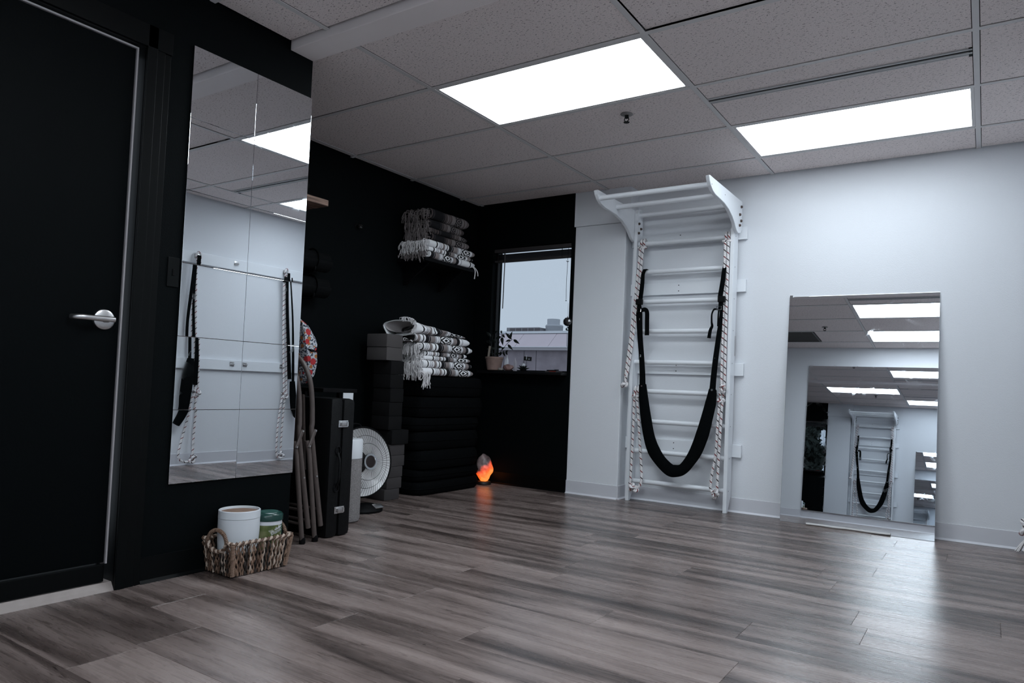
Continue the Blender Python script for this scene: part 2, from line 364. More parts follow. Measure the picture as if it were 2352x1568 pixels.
def build_room():
    # floor slab and planks
    b = nb(); box(b, XB-.15, XR+.15, YB-.15, YW+.15, -.12, -.007)
    fl = struct('floor', b, M_DARK, 'grey-brown wood plank floor of the studio', 'floor')
    P, LEN, G = .2075, 1.2192, .0007
    def plank_mesh(x0, x1, y0, y1):
        t = bmesh.new(); c = .0007
        top = [(x0+c, y0+c, 0), (x1-c, y0+c, 0), (x1-c, y1-c, 0), (x0+c, y1-c, 0)]
        low = [(x0, y0, -c), (x1, y0, -c), (x1, y1, -c), (x0, y1, -c)]
        bot = [(x0, y0, -.007), (x1, y0, -.007), (x1, y1, -.007), (x0, y1, -.007)]
        R = [[t.verts.new(p) for p in q] for q in (bot, low, top)]
        for a, bb in ((R[0], R[1]), (R[1], R[2])):
            for i in range(4): t.faces.new((a[i], a[(i+1) % 4], bb[(i+1) % 4], bb[i]))
        t.faces.new(R[2]); return t
    full = None
    joints = {2.205: -1.157, 2.4125: -.701, 2.62: -.345, 3.035: -1.158, 4.4875: -.424, 2.8275: -1.62, 3.2425: -.55, 3.45: -1.86}
    rnd = random.Random(3)
    k0 = -14
    for k in range(k0, 14):
        y0 = 2.205+k*P; y1 = y0+P
        if y1 <= YB or y0 >= YW: continue
        y0c, y1c = max(y0, YB), min(y1, YW)
        j = None
        for key, v in joints.items():
            if abs(key-y0) < .01: j = v
        if j is None: j = rnd.uniform(-1.2, 0)
        xl = XB if y1 > 2.05 else XM-.02
        edges = [xl]; x = j
        while x-LEN > xl+.06: x -= LEN
        while x < XR-.06:
            if x > xl+.06: edges.append(x)
            x += LEN
        edges.append(XR)
        for a, c in zip(edges[:-1], edges[1:]):
            if abs(c-a-LEN) < .001 and abs(y1c-y0c-P) < .001:
                if full is None:
                    full = obj('plank', plank_mesh(a+G/2, c-G/2, y0c+G/2, y1c-G/2), 'plank_wood', fl)
                    # move the origin to the plank itself
                    ctr = Vector(((a+c)/2, (y0c+y1c)/2, 0)) - ORG[fl.name]
                    full.data.transform(Matrix.Translation(-ctr)); full.location = ctr
                else:
                    link_copy(full, 'plank', ((a+c)/2, (y0c+y1c)/2, 0), fl)
            else:
                o = obj('plank', plank_mesh(a+G/2, c-G/2, y0c+G/2, y1c-G/2), 'plank_wood', fl)
                ctr = Vector(((a+c)/2, (y0c+y1c)/2, 0)) - ORG[fl.name]
                o.data.transform(Matrix.Translation(-ctr)); o.location = ctr
    # black mirror wall with the door opening
    D0, D1, DZ = .475, 1.405, 2.085
    b = nb(); T = XM-.13
    box(b, T, XM, YB-.12, D0, 0, H+.1); box(b, T, XM, D1, YE, 0, H+.1); box(b, T, XM, D0, D1, DZ, H+.1)
    struct('wall_left', b, M_BLACKWALL, 'black painted wall that carries the tiled mirror and the door', 'wall')
    b = nb(); box(b, XB-.12, T, 2.06, YE, 0, H+.1); struct('wall_return', b, M_BLACKWALL, 'black return wall closing the storage alcove', 'wall')
    b = nb(); box(b, XB-.12, XB, YE, YW, 0, H+.1); struct('wall_alcove', b, M_BLACKWALL, 'black side wall of the storage alcove behind the blankets', 'wall')
    WX0, WX1, WZ0, WZ1 = -3.575, -2.80, .945, 1.995
    b = nb()
    box(b, XB, WX0, YP, YW, 0, H+.1); box(b, WX1, -2.772, YP, YW, 0, H+.1); box(b, WX0, WX1, YP, YW, 0, WZ0); box(b, WX0, WX1, YP, YW, WZ1, H+.1)
    struct('wall_window', b, M_BLACKWALL, 'black wall around the alcove window', 'wall')
    b = nb(); box(b, -2.771, -2.325, YP+.008, YW, 0, 2.112, .006); box(b, -2.776, -2.29, YP-.006, YW, 2.112, H+.1)
    struct('wall_pilaster', b, M_WHITEWALL, 'white boxed pier between the black window wall and the wall bars', 'wall')
    b = nb(); box(b, -2.33, XR+.12, YW, YW+.12, 0, H+.1); struct('wall_far', b, M_WHITEWALL, 'white far wall behind the wall bars and leaning mirror', 'wall')
    b = nb(); box(b, XR, XR+.12, YB-.12, YW, 0, H+.1); struct('wall_right', b, M_WHITEWALL, 'white rope wall seen only in the mirror tiles', 'wall')
    b = nb(); box(b, XM, XR, YB-.12, YB, 0, H+.1); struct('wall_back', b, M_WHITEWALL, 'white back wall seen only in the leaning mirror', 'wall')
    # baseboards with a small cove toe
    def base(name, poly, m, label):
        b = nb()
        for (ax, ay, bx_, by_) in poly:
            d = Vector((bx_-ax, by_-ay, 0)); n = Vector((d.y, -d.x, 0)).normalized()
            prof = [(0, 0), (.016, 0), (.010, .004), (.005, .012), (.0045, .1), (0, .1015)]
            A = [Vector((ax, ay, 0))+n*p+Vector((0, 0, z)) for p, z in prof]; B = [q+d for q in A]
            VA = [b.verts.new(q) for q in A]; VB = [b.verts.new(q) for q in B]
            b.faces.new(VA); b.faces.new(VB[::-1])
            for i in range(len(prof)):
                j = (i+1) % len(prof); b.faces.new((VA[i], VB[i], VB[j], VA[j]))
        bmesh.ops.recalc_face_normals(b, faces=b.faces)
        struct(name, b, m, label, 'baseboard')
    base('baseboard_far', [(-2.33, YW, XR, YW)], M_BASE, 'grey vinyl baseboard along the white far wall')
    base('baseboard_pilaster', [(-2.771, YP+.008, -2.325, YP+.008), (-2.325, YP+.008, -2.325, YW)], M_BASE, 'grey vinyl baseboard wrapping the white pier')
    base('baseboard_right', [(XR, YW, XR, YB)], M_BASE, 'grey vinyl baseboard below the rope rails')
    base('baseboard_back', [(XR, YB, XM, YB)], M_BASE, 'grey vinyl baseboard of the back wall')
    base('baseboard_left', [(XM, 1.49, XM, YE)], M_BLACKTRIM, 'black baseboard below the tiled mirror')
    base('baseboard_window', [(XB, YP, -2.772, YP)], M_BLACKTRIM, 'black baseboard below the alcove window')
    base('baseboard_alcove', [(XB, YE, XB, YP)], M_BLACKTRIM, 'black baseboard of the alcove side wall')

    # ceiling: dark plenum slab, tees, tiles
    b = nb(); box(b, XB-.12, XR+.12, YB-.12, YW+.12, H+.10, H+.16)
    ce = struct('ceiling', b, M_DARK, 'suspended ceiling of speckled tiles in a metal grid', 'ceiling')
    XS = [XB, -3.709, -2.490, -1.2706, -.0514, XR]
    YS_back = [YE, 2.741, 3.3508, 3.960, 4.570, YW]
    YS_front = [YB, -.18, .43, 1.04, 1.65, 2.045]
    TW, TZ = .0125, .0035
    proto = {}
    def tile(x0, x1, y0, y1, m='ceiling_tile', dz=0.):
        w_, d_ = round(x1-x0, 3), round(y1-y0, 3)
        c = ((x0+x1)/2, (y0+y1)/2, H+dz)
        if (w_, d_) in proto: return link_copy(proto[(w_, d_)], 'ceiling_tile', c, ce)
        b = nb(); box(b, -w_/2, w_/2, -d_/2, d_/2, 0, .016)
        for v in b.verts: v.co += Vector(c)
        o = obj('ceiling_tile', b, m, ce); ctr = Vector(c)-ORG[ce.name]
        o.data.transform(Matrix.Translation(-ctr)); o.location = ctr; proto[(w_, d_)] = o; return o
    lights = {(2, 'b', 1), (3, 'b', 3), (3, 'f', 1), (3, 'f', 3)}
    slots = {(3, 'b', 2): (3.525, 3.598), (3, 'f', 4): (1.815, 1.885)}
    vents = {(2, 'f', 1)}
    for tag, YS in (('b', YS_back), ('f', YS_front)):
        for i in range(5):
            for j in range(5):
                x0, x1, y0, y1 = XS[i], XS[i+1], YS[j], YS[j+1]
                if tag == 'f':
                    if x1 < XM: continue
                    x0 = max(x0, XM)
                if tag == 'b' and j == 4 and x1 <= -2.29: y1 = YP
                e = .0158
                if (i, tag, j) in lights: continue
                if (i, tag, j) in slots:
                    s0, s1 = slots[(i, tag, j)]
                    tile(x0+e, x1-e, y0+e, s0); tile(x0+e, x1-e, s1, y1-e); continue
                if (i, tag, j) in vents:
                    tile(x0+.615, x1-e, y0+e, y1-e); continue
                tile(x0+e, x1-e, y0+e, y1-e, dz=(.007 if (i, tag, j) == (3, 'b', 0) else 0))
    def tee(x0, x1, y0, y1):
        b = nb(); box(b, x0, x1, y0, y1, H-TZ, H-.0003); obj('ceiling_tee', b, M_TEE, ce)
    for tag, YS in (('b', YS_back), ('f', YS_front)):
        for x in XS[1:-1]:
            if tag == 'f' and x < XM: continue
            y1 = YS[-1] if x > -2.3 else (YP if tag == 'b' else YS[-1])
            tee(x-TW, x+TW, YS[0], y1)
        for y in YS[1:-1]:
            xx = [XB if tag == 'b' else XM] + [q for q in XS[1:-1] if tag == 'b' or q > XM] + [XR]
            for a, c in zip(xx[:-1], xx[1:]): tee(a+(TW if a in XS[1:-1] else 0), c-(TW if c in XS[1:-1] else 0), y-TW, y+TW)
    # plastered header that drops across the ceiling in line with the end of the mirror wall
    b = nb(); box(b, XM, XR, 2.045, YE, 2.345, H+.1, .004)
    struct('trim_1', b, mat('header_paint', (.80, .74, .735), .7, bump=(200, .1)), 'painted header dropping slightly across the tiled ceiling', 'header')
    return WX0, WX1, WZ0, WZ1
WX0, WX1, WZ0, WZ1 = build_room()

# ------------------------------------------------------------------ ceiling fixtures
def ceiling_light(x0, x1, y0, y1, label, power=1.0):
    M_LENS = mat('lit_lens_%d' % round(power*100), (.9, .93, .95), .5, emit=(PANEL_COL, PANEL*power))
    t = thing('ceiling_light', ((x0+x1)/2, (y0+y1)/2, H), label, 'ceiling light', 'lit troffers in the ceiling grid')
    e = .013
    x0 += e; x1 -= e; y0 += e; y1 -= e; l = .016
    b = nb(); box(b, x0, x1, y0, y0+l, H-.002, H+.03); box(b, x0, x1, y1-l, y1, H-.002, H+.03)
    box(b, x0, x0+l, y0+l, y1-l, H-.002, H+.03); box(b, x1-l, x1, y0+l, y1-l, H-.002, H+.03); box(b, x0, x1, y0, y1, H+.03, H+.07)
    obj('housing', b, M_TEE, t)
    b = nb(); box(b, x0+l, x1-l, y0+l, y1-l, H+.004, H+.008); obj('lens', b, M_LENS, t, label='glowing white lens')
ceiling_light(-2.490, -1.2706, 2.741, 3.3508, 'lit ceiling troffer nearest the mirrored black wall')
ceiling_light(-1.2706, -.0514, 3.960, 4.570, 'lit ceiling troffer above the leaning mirror by the white wall', .57)
ceiling_light(-1.2706, -.0514, 1.04, 1.65, 'lit ceiling troffer seen as the upper bright strip in the leaning mirror', .92)
ceiling_light(-1.2706, -.0514, -.18, .43, 'lit ceiling troffer seen as the second bright strip in the leaning mirror', .92)

def slot_diffuser(x0, x1, y0, y1, label):
    t = thing('slot_diffuser', ((x0+x1)/2, y0, H), label, 'air vent', 'linear air slots in the ceiling')
    b = nb(); box(b, x0, x1, y0, y0+.012, H-.006, H+.02); box(b, x0, x1, y0+.034, y0+.05, H-.006, H+.02); box(b, x0, x1, y1-.010, y1, H-.002, H+.02)
    obj('rail', b, mat('rail_grey', (.42, .42, .43), .5), t)
    b = nb(); box(b, x0, x1, y0+.012, y1-.01, H+.02, H+.024); obj('slot', b, M_DARK, t)
    b = nb(); box(b, x0, x1, y0+.012, y0+.0335, H-.0015, H+.018); obj('slot_shade', b, M_DARK, t)  # near-flush black fill stands in for the shade inside the slot opening
    b = nb(); box(b, x1-.014, x1, y0-.004, y1+.01, H-.004, H+.018); obj('end_cap', b, M_PLASTIC, t)
slot_diffuser(-1.255, -.066, 3.525, 3.598, 'dark linear air slot beside the troffer over the leaning mirror')
slot_diffuser(-1.255, -.066, 1.815, 1.885, 'linear air slot in front of the dropped header')

def sprinkler(x, y, label):
    t = thing('sprinkler', (x, y, H-.05), label, 'sprinkler', 'ceiling sprinklers')
    b = nb(); lathe(b, [(.034, H), (.036, H-.003), (.030, H-.007), (.018, H-.009)], (x, y, 0), 24); obj('escutcheon', b, mat('ring_grey', (.22, .21, .21), .5), t, True)
    b = nb(); lathe(b, [(.011, H-.006), (.011, H-.022), (.007, H-.026)], (x, y, 0), 12)
    for s in (-1, 1): tube(b, [(x+s*.010, y, H-.02), (x+s*.014, y, H-.034), (x+s*.004, y, H-.045)], .0028, 6)
    obj('frame', b, M_PLASTIC, t, True)
    b = nb(); lathe(b, [(.004, H-.044), (.017, H-.047), (.017, H-.049), (.002, H-.050)], (x, y, 0), 16); obj('deflector', b, M_PLASTIC, t)
sprinkler(-1.72, 3.52, 'small sprinkler head in the tile beside the left troffer')
sprinkler(-1.70, .657, 'small sprinkler head near the dark return grille')

def return_grille():
    x0, x1, y0, y1 = -2.478, -1.888, -.168, .418
    t = thing('return_grille', ((x0+x1)/2, (y0+y1)/2, H), 'dark square return grille in the ceiling, seen in the leaning mirror', 'air vent')
    b = nb()
    for a in ((x0, x1, y0, y0+.02), (x0, x1, y1-.02, y1), (x0, x0+.02, y0, y1), (x1-.02, x1, y0, y1)): box(b, *a, H-.004, H+.01)
    obj('frame', b, mat('grille_grey', (.10, .10, .10), .5), t)
    b = nb(); box(b, x0, x1, y0, y1, H+.03, H+.034); obj('backing', b, M_DARK, t)
    for i in range(13):
        y = y0+.04+i*.041
        b = nb(); prism(b, [(y, H), (y+.004, H), (y+.022, H+.022), (y+.018, H+.022)], 'X', x0+.02, x1-.02); obj('slat', b, MATS['grille_grey'], t)
return_grille()

# ------------------------------------------------------------------ door
def build_door():
    d = thing('door_1', (XM, .94, 0), 'black flush door with a satin lever handle', 'door', kind='structure')
    b = nb(); box(b, XM-.062, XM-.018, .49, 1.365, .105, 2.058, .002); obj('slab', b, mat('door_paint', (.0010, .0018, .0022), .5, spec=.05, bump=(120, .05)), d)
    b = nb(); box(b, XM-.060, XM-.012, .49, 1.365, .034, .10, .003); obj('door_sweep', b, M_BLACKTRIM, d)
    b = nb()
    box(b, XM-.13, XM+.006, 1.392, 1.405, 0, 2.085); box(b, XM-.13, XM+.006, .475, .485, 0, 2.085); box(b, XM-.13, XM+.006, .475, 1.405, 2.072, 2.085)
    for (y0, y1) in ((1.392, 1.43), (1.43, 1.462), (1.462, 1.488), (.40, .482)):
        k = {1.392: .018, 1.43: .014, 1.462: .009}.get(y0, .016); box(b, XM, XM+k, y0, y1, 0, 2.16 if y0 != .4 else 2.16, .0015)
    box(b, XM, XM+.018, .40, 1.488, 2.075, 2.16, .0015)
    obj('frame', b, M_BLACKTRIM, d)
    b = nb(); box(b, XM-.05, XM-.012, 1.3675, 1.3735, .10, 2.06); box(b, XM-.05, XM-.012, .49, 1.3735, 2.06, 2.0665)
    obj('weather_strip', b, mat('pale_strip', (.34, .32, .33), .5), d, label='pale strip along the door edge')
    b = nb(); box(b, XM-.05, XM-.022, 1.355, 1.3665, .10, 2.06); obj('edge_gasket', b, mat('mauve_strip', (.045, .038, .04), .6), d)
    b = nb(); prism(b, [(XM-.13, 0), (XM+.012, 0), (XM+.004, .012), (XM-.01, .03), (XM-.13, .03)], 'Y', .485, 1.392); obj('threshold', b, mat('threshold_wood', (.26, .22, .205), .5, var=(30, .2)), d, label='pale wooden threshold')
    h = nb(); zc, yc, x0 = 1.009, 1.309, XM-.018
    lathe(h, [(.0, .012), (.030, .012), (.0365, .009), (.0385, .004), (.0385, 0)], (x0, yc, zc), 40, 'X'); obj('rose', h, M_METAL, d, True)
    h = nb(); cyl(h, (x0, yc, zc), (x0+.05, yc, zc), .0115, 16)
    obj('spindle', h, M_METAL, d, True)
    h = nb(); pts = smooth_path([(x0+.048, yc+.018, zc), (x0+.05, yc-.01, zc), (x0+.05, yc-.06, zc), (x0+.048, yc-.095, zc), (x0+.036, yc-.112, zc-.001), (x0+.018, yc-.118, zc-.001)], 6)
    tube(h, pts, .0095, 12, flat=(1.05, .7)); obj('lever', h, M_METAL, d, True)
build_door()
b = nb(); box(b, XM, XM+.005, 1.527, 1.574, 1.165, 1.283, .0015)
sw = obj('switch_plate', b, mat('switch_black', (.002, .0028, .003), .4, spec=.12), label='black light switch plate beside the mirror tiles', cat='switch')
b = nb(); box(b, XM+.005, XM+.008, 1.546, 1.556, 1.21, 1.236, .001); obj('toggle', b, M_PLASTIC, sw)

# ------------------------------------------------------------------ tiled wall mirror
def build_tiled_mirror():
    t = thing('wall_mirror', (XM, 1.88, .375), 'tall wall mirror of twelve square tiles on the black wall', 'mirror')
    S, y0, z0 = .2979, 1.5803, .3753
    rnd = random.Random(11)
    tilt = {(0, 0): (.20, -.08), (0, 1): (.0, .0), (1, 0): (.0, .02), (1, 1): (.0, .0), (2, 0): (.0, .22), (2, 1): (-.04, .0), (3, 0): (.0, .0), (3, 1): (.0, -.1), (4, 0): (.0, .05), (4, 1): (.03, .0), (5, 0): (.0, .0), (5, 1): (.0, .0)}
    for r in range(6):
        for c in range(2):
            b = nb(); g = .0006
            a0, a1 = y0+c*S+g, y0+(c+1)*S-g; c0, c1 = z0+r*S+g, z0+(r+1)*S-g
            box(b, XM+.004, XM+.008, a0, a1, c0, c1, .0008)
            ctr = Vector((XM+.006, (a0+a1)/2, (c0+c1)/2)); pi, yw = tilt[(r, c)]
            R = Euler((0, math.radians(pi), math.radians(yw))).to_matrix()
            for v in b.verts: v.co = ctr + R @ (v.co-ctr)
            mt = obj('mirror_tile', b, 'mirror_glass', t)
            b = nb(); box(b, XM+.0002, XM+.0035, a0+.04, a1-.04, c0+.04, c1-.04); obj('backing_pad', b, M_PLASTIC, mt)
build_tiled_mirror()

# ------------------------------------------------------------------ wall bars
PX = {'L': (-2.262, -2.236), 'R': (-1.520, -1.494)}       # the two uprights
RUNG_Z = [2.165, 1.942, 1.724, 1.498, 1.274, 1.042, .824, .600, .376, .150]
RY = 4.872
def build_wall_bars():
    t = thing('wall_bars', (-1.88, 4.88, 0), 'tall white wall bars with a curved pull-up bracket on top', 'wall bars')
    for side, (a, c) in PX.items():
        b = nb(); prism(b, [(4.832, 0), (4.862, 0), (4.93, .11), (4.93, 2.2), (4.895, 2.215), (4.85, 2.205), (4.832, 2.17)], 'X', a, c, .0025); u = obj('upright', b, M_WHITE, t)
        for z in RUNG_Z[1:]:
            q = nb(); x = c if side == 'R' else c
            lathe(q, [(.0, .0008), (.0035, .0006), (.0035, -.001)], (x, RY, z+.001), 10, 'X'); obj('screw', q, M_PLASTIC, u)
        top = 2.195
        prof = [(4.205, 2.192), (4.225, 2.200), (4.30, 2.199), (4.60, 2.199), (4.915, 2.199), (4.925, 2.19), (4.925, 1.995), (4.90, 1.97), (4.845, 1.958), (4.81, 1.968), (4.785, 1.985),
                (4.755, 2.012), (4.70, 2.045), (4.62, 2.075), (4.52, 2.094), (4.42, 2.100), (4.34, 2.104), (4.285, 2.116), (4.245, 2.138), (4.218, 2.166)]
        x0, x1 = (a-.024, a-.0005) if side == 'L' else (c+.0005, c+.024)
        b = nb(); prism(b, prof, 'X', x0, x1, .002); br = obj('bracket', b, M_WHITE, t)
        pts = [(4.852, 2.096), (4.888, 2.063), (4.85, 2.024)] if side == 'L' else [(4.893, 2.155), (4.862, 2.093), (4.893, 2.055), (4.862, 2.017)]
        for (y, z) in pts:
            q = nb(); xx = c if side == 'L' else x1
            lathe(q, [(.010, 0), (.010, .006), (.007, .012), (.0, .0135)], (xx, y, z), 12, 'X'); obj('cap_nut', q, mat('nut_brown', (.10, .075, .065), .35, metal=.6), br if side == 'R' else u, True)
        if side == 'R':
            for (y, z) in ((4.262, 2.15), (4.53, 2.15)):
                q = nb(); lathe(q, [(.0, .0008), (.0035, .0006), (.0035, -.001)], (x1, y, z), 10, 'X'); obj('screw', q, M_PLASTIC, br)
    xa, xb = PX['L'][1]-.004, PX['R'][0]+.004
    for z in RUNG_Z:
        b = nb(); cyl(b, (xa, RY, z), (xb, RY, z), .0175, 18); obj('rung', b, M_WHITE, t, True)
    for (y, z) in ((4.262, 2.150), (4.53, 2.150)):
        b = nb(); cyl(b, (PX['L'][0]-.002, y, z), (PX['R'][1]+.002, y, z), .0175, 18); obj('pull_up_bar', b, M_WHITE, t, True)
    for (z0, z1) in ((1.932, 2.020), (1.556, 1.645), (.958, 1.048), (.384, .472)):
        b = nb(); box(b, -2.322, -1.432, 4.931, YW-.0005, z0, z1, .002); bd = obj('mounting_board', b, M_WHITE, t)
        q = nb()
        for dz in (.025, .065): lathe(q, [(.0, -.001), (.0045, -.0008), (.0045, .002)], (0, 0, 0), 10)
        q.free()
        for dz in (.025, .068):
            q = nb(); tube(q, [(-1.93, 4.9300, z0+dz), (-1.93, 4.9315, z0+dz)], .004, 10); obj('screw', q, M_PLASTIC, bd)
    b = nb(); box(b, -1.4935, -1.4915, 4.915, 4.935, 1.10, 1.24); obj('hinge_strip', b, M_METAL, t)
build_wall_bars()

# ------------------------------------------------------------------ ropes
RR = .0098
def knot(bm, c, s=.024, axis=(0, 0, 1), rr=RR, seed=0):
    rnd = random.Random(seed); pts = []
    R = Euler((rnd.uniform(0, 3), rnd.uniform(0, 3), rnd.uniform(0, 3))).to_matrix()
    for k in range(60):
        a = 2*PI*k/60
        p = Vector((math.sin(a)+2*math.sin(2*a), math.cos(a)-2*math.cos(2*a), -1.3*math.sin(3*a)))*(s/2.6)
        pts.append(Vector(c)+R @ p)
    tube(bm, pts, rr, 8, closed=True)
def strand(bm, pts, n=10, r=RR, u0=0.): tube(bm, smooth_path(pts, n), r, 8, u0=u0)
def build_ropes():
    G = 'white ropes with a red tracer hung on the wall bars'
    YR = 4.83
    def loop_round(bm, x, z, w=.011):
        for dx in (-w, w):
            tube(bm, [(x+dx, RY+.031*math.cos(a), z+.031*math.sin(a)) for a in [2*PI*k/20 for k in range(20)]], RR, 8, closed=True)
    # long rope, left
    t = thing('climbing_rope', (-2.20, YR, .86), 'long doubled white rope with red tracer at the left upright, ending in a hanging knot', 'rope', G)
    b = nb(); loop_round(b, -2.195, RUNG_Z[1]); tube(b, [(-2.195+.03*math.cos(a), 4.835+.008*math.sin(a), 1.906) for a in [2*PI*k/16 for k in range(16)]], RR, 8, closed=True); obj('hitch', b, 'rope', t, True)
    for i, dx in enumerate((-.011, .011)):
        b = nb(); strand(b, [(-2.195+dx, 4.83, 1.915), (-2.205+dx, 4.826, 1.75), (-2.222+dx, 4.824, 1.5), (-2.246+dx*.9, 4.812, 1.2), (-2.268+dx*.7, 4.806, 1.0), (-2.281, 4.804, .885)], u0=i*.03); obj('strand', b, 'rope', t, True)
    b = nb(); knot(b, (-2.282, 4.80, .868), .021, seed=2); obj('knot', b, 'rope', t, True)
    # long rope, right
    t = thing('climbing_rope', (-1.535, YR, .84), 'long doubled white rope with red tracer at the right upright, knotted above the middle rung', 'rope', G)
    b = nb(); loop_round(b, -1.545, RUNG_Z[1]); tube(b, [(-1.545+.028*math.cos(a), 4.835+.008*math.sin(a), 1.905) for a in [2*PI*k/16 for k in range(16)]], RR, 8, closed=True); obj('hitch', b, 'rope', t, True)
    for i, dx in enumerate((-.011, .011)):
        b = nb(); strand(b, [(-1.545+dx, 4.83, 1.915), (-1.543+dx, 4.824, 1.5), (-1.541+dx, 4.822, 1.2), (-1.538+dx, 4.818, .885)], u0=i*.03); obj('strand', b, 'rope', t, True)
    b = nb(); knot(b, (-1.537, 4.812, .865), .023, seed=5); obj('knot', b, 'rope', t, True)
    # short looped rope, left
    t = thing('climbing_rope', (-2.17, YR, .08), 'short looped white rope with red tracer hanging low at the left upright', 'rope', G)
    b = nb(); loop_round(b, -2.205, RUNG_Z[6]); knot(b, (-2.203, 4.826, .785), .018, seed=8); obj('hitch', b, 'rope', t, True)
    b = nb(); strand(b, [(-2.213, 4.828, .78), (-2.212, 4.826, .6), (-2.214, 4.824, .35), (-2.218, 4.822, .17), (-2.222, 4.818, .118), (-2.19, 4.80, .098), (-2.15, 4.80, .108), (-2.127, 4.81, .15), (-2.132, 4.82, .25), (-2.155, 4.824, .45), (-2.172, 4.826, .62), (-2.192, 4.828, .78)]); obj('strand', b, 'rope', t, True)
    b = nb(); knot(b, (-2.195, 4.80, .108), .024, seed=3); knot(b, (-2.165, 4.80, .100), .02, seed=4); obj('knot', b, 'rope', t, True)
    # short looped rope, right
    t = thing('climbing_rope', (-1.56, YR, .10), 'short doubled white rope with red tracer hanging low at the right upright', 'rope', G)
    b = nb(); loop_round(b, -1.553, RUNG_Z[6]); knot(b, (-1.551, 4.826, .785), .018, seed=9); obj('hitch', b, 'rope', t, True)
    b = nb(); strand(b, [(-1.542, 4.828, .78), (-1.548, 4.826, .6), (-1.556, 4.824, .35), (-1.558, 4.82, .16)]); obj('strand', b, 'rope', t, True)
    b = nb(); strand(b, [(-1.562, 4.828, .78), (-1.570, 4.826, .6), (-1.578, 4.826, .4), (-1.598, 4.824, .27), (-1.606, 4.82, .17), (-1.59, 4.815, .14)], u0=.03); obj('strand', b, 'rope', t, True)
    b = nb(); knot(b, (-1.566, 4.806, .132), .027, seed=12); obj('knot', b, 'rope', t, True)
build_ropes()

# ------------------------------------------------------------------ black sling on the bars
def ribbon(bm, pts, wid, thick, n=8):
    """flat strap in a plane facing -Y: widths in X/Z plane"""
    P = smooth_path(pts, n); m = len(P)
    W = []
    for i in range(m):
        f = i/(m-1)*(len(wid)-1); k = min(int(f), len(wid)-2); W.append(wid[k]+(wid[k+1]-wid[k])*(f-k))
    grid = []
    for i in range(m):
        d = (P[min(i+1, m-1)]-P[max(i-1, 0)]); d = Vector((d.x, 0, d.z)).normalized() if Vector((d.x, 0, d.z)).length > 1e-6 else Vector((0, 0, 1))
        n_ = Vector((d.z, 0, -d.x)); row = []
        for j in range(12):
            a = 2*PI*j/12; ca, sa = math.cos(a), math.sin(a)
            row.append(P[i]+n_*(math.copysign(abs(ca)**.6, ca)*W[i]/2)+Vector((0, math.copysign(abs(sa)**.7, sa)*thick/2, 0)))
        grid.append(row)
    V = quad_mesh(bm, grid, close_v=True); bm.faces.new(V[0][::-1]); bm.faces.new(V[-1])
    bmesh.ops.recalc_face_normals(bm, faces=bm.faces)
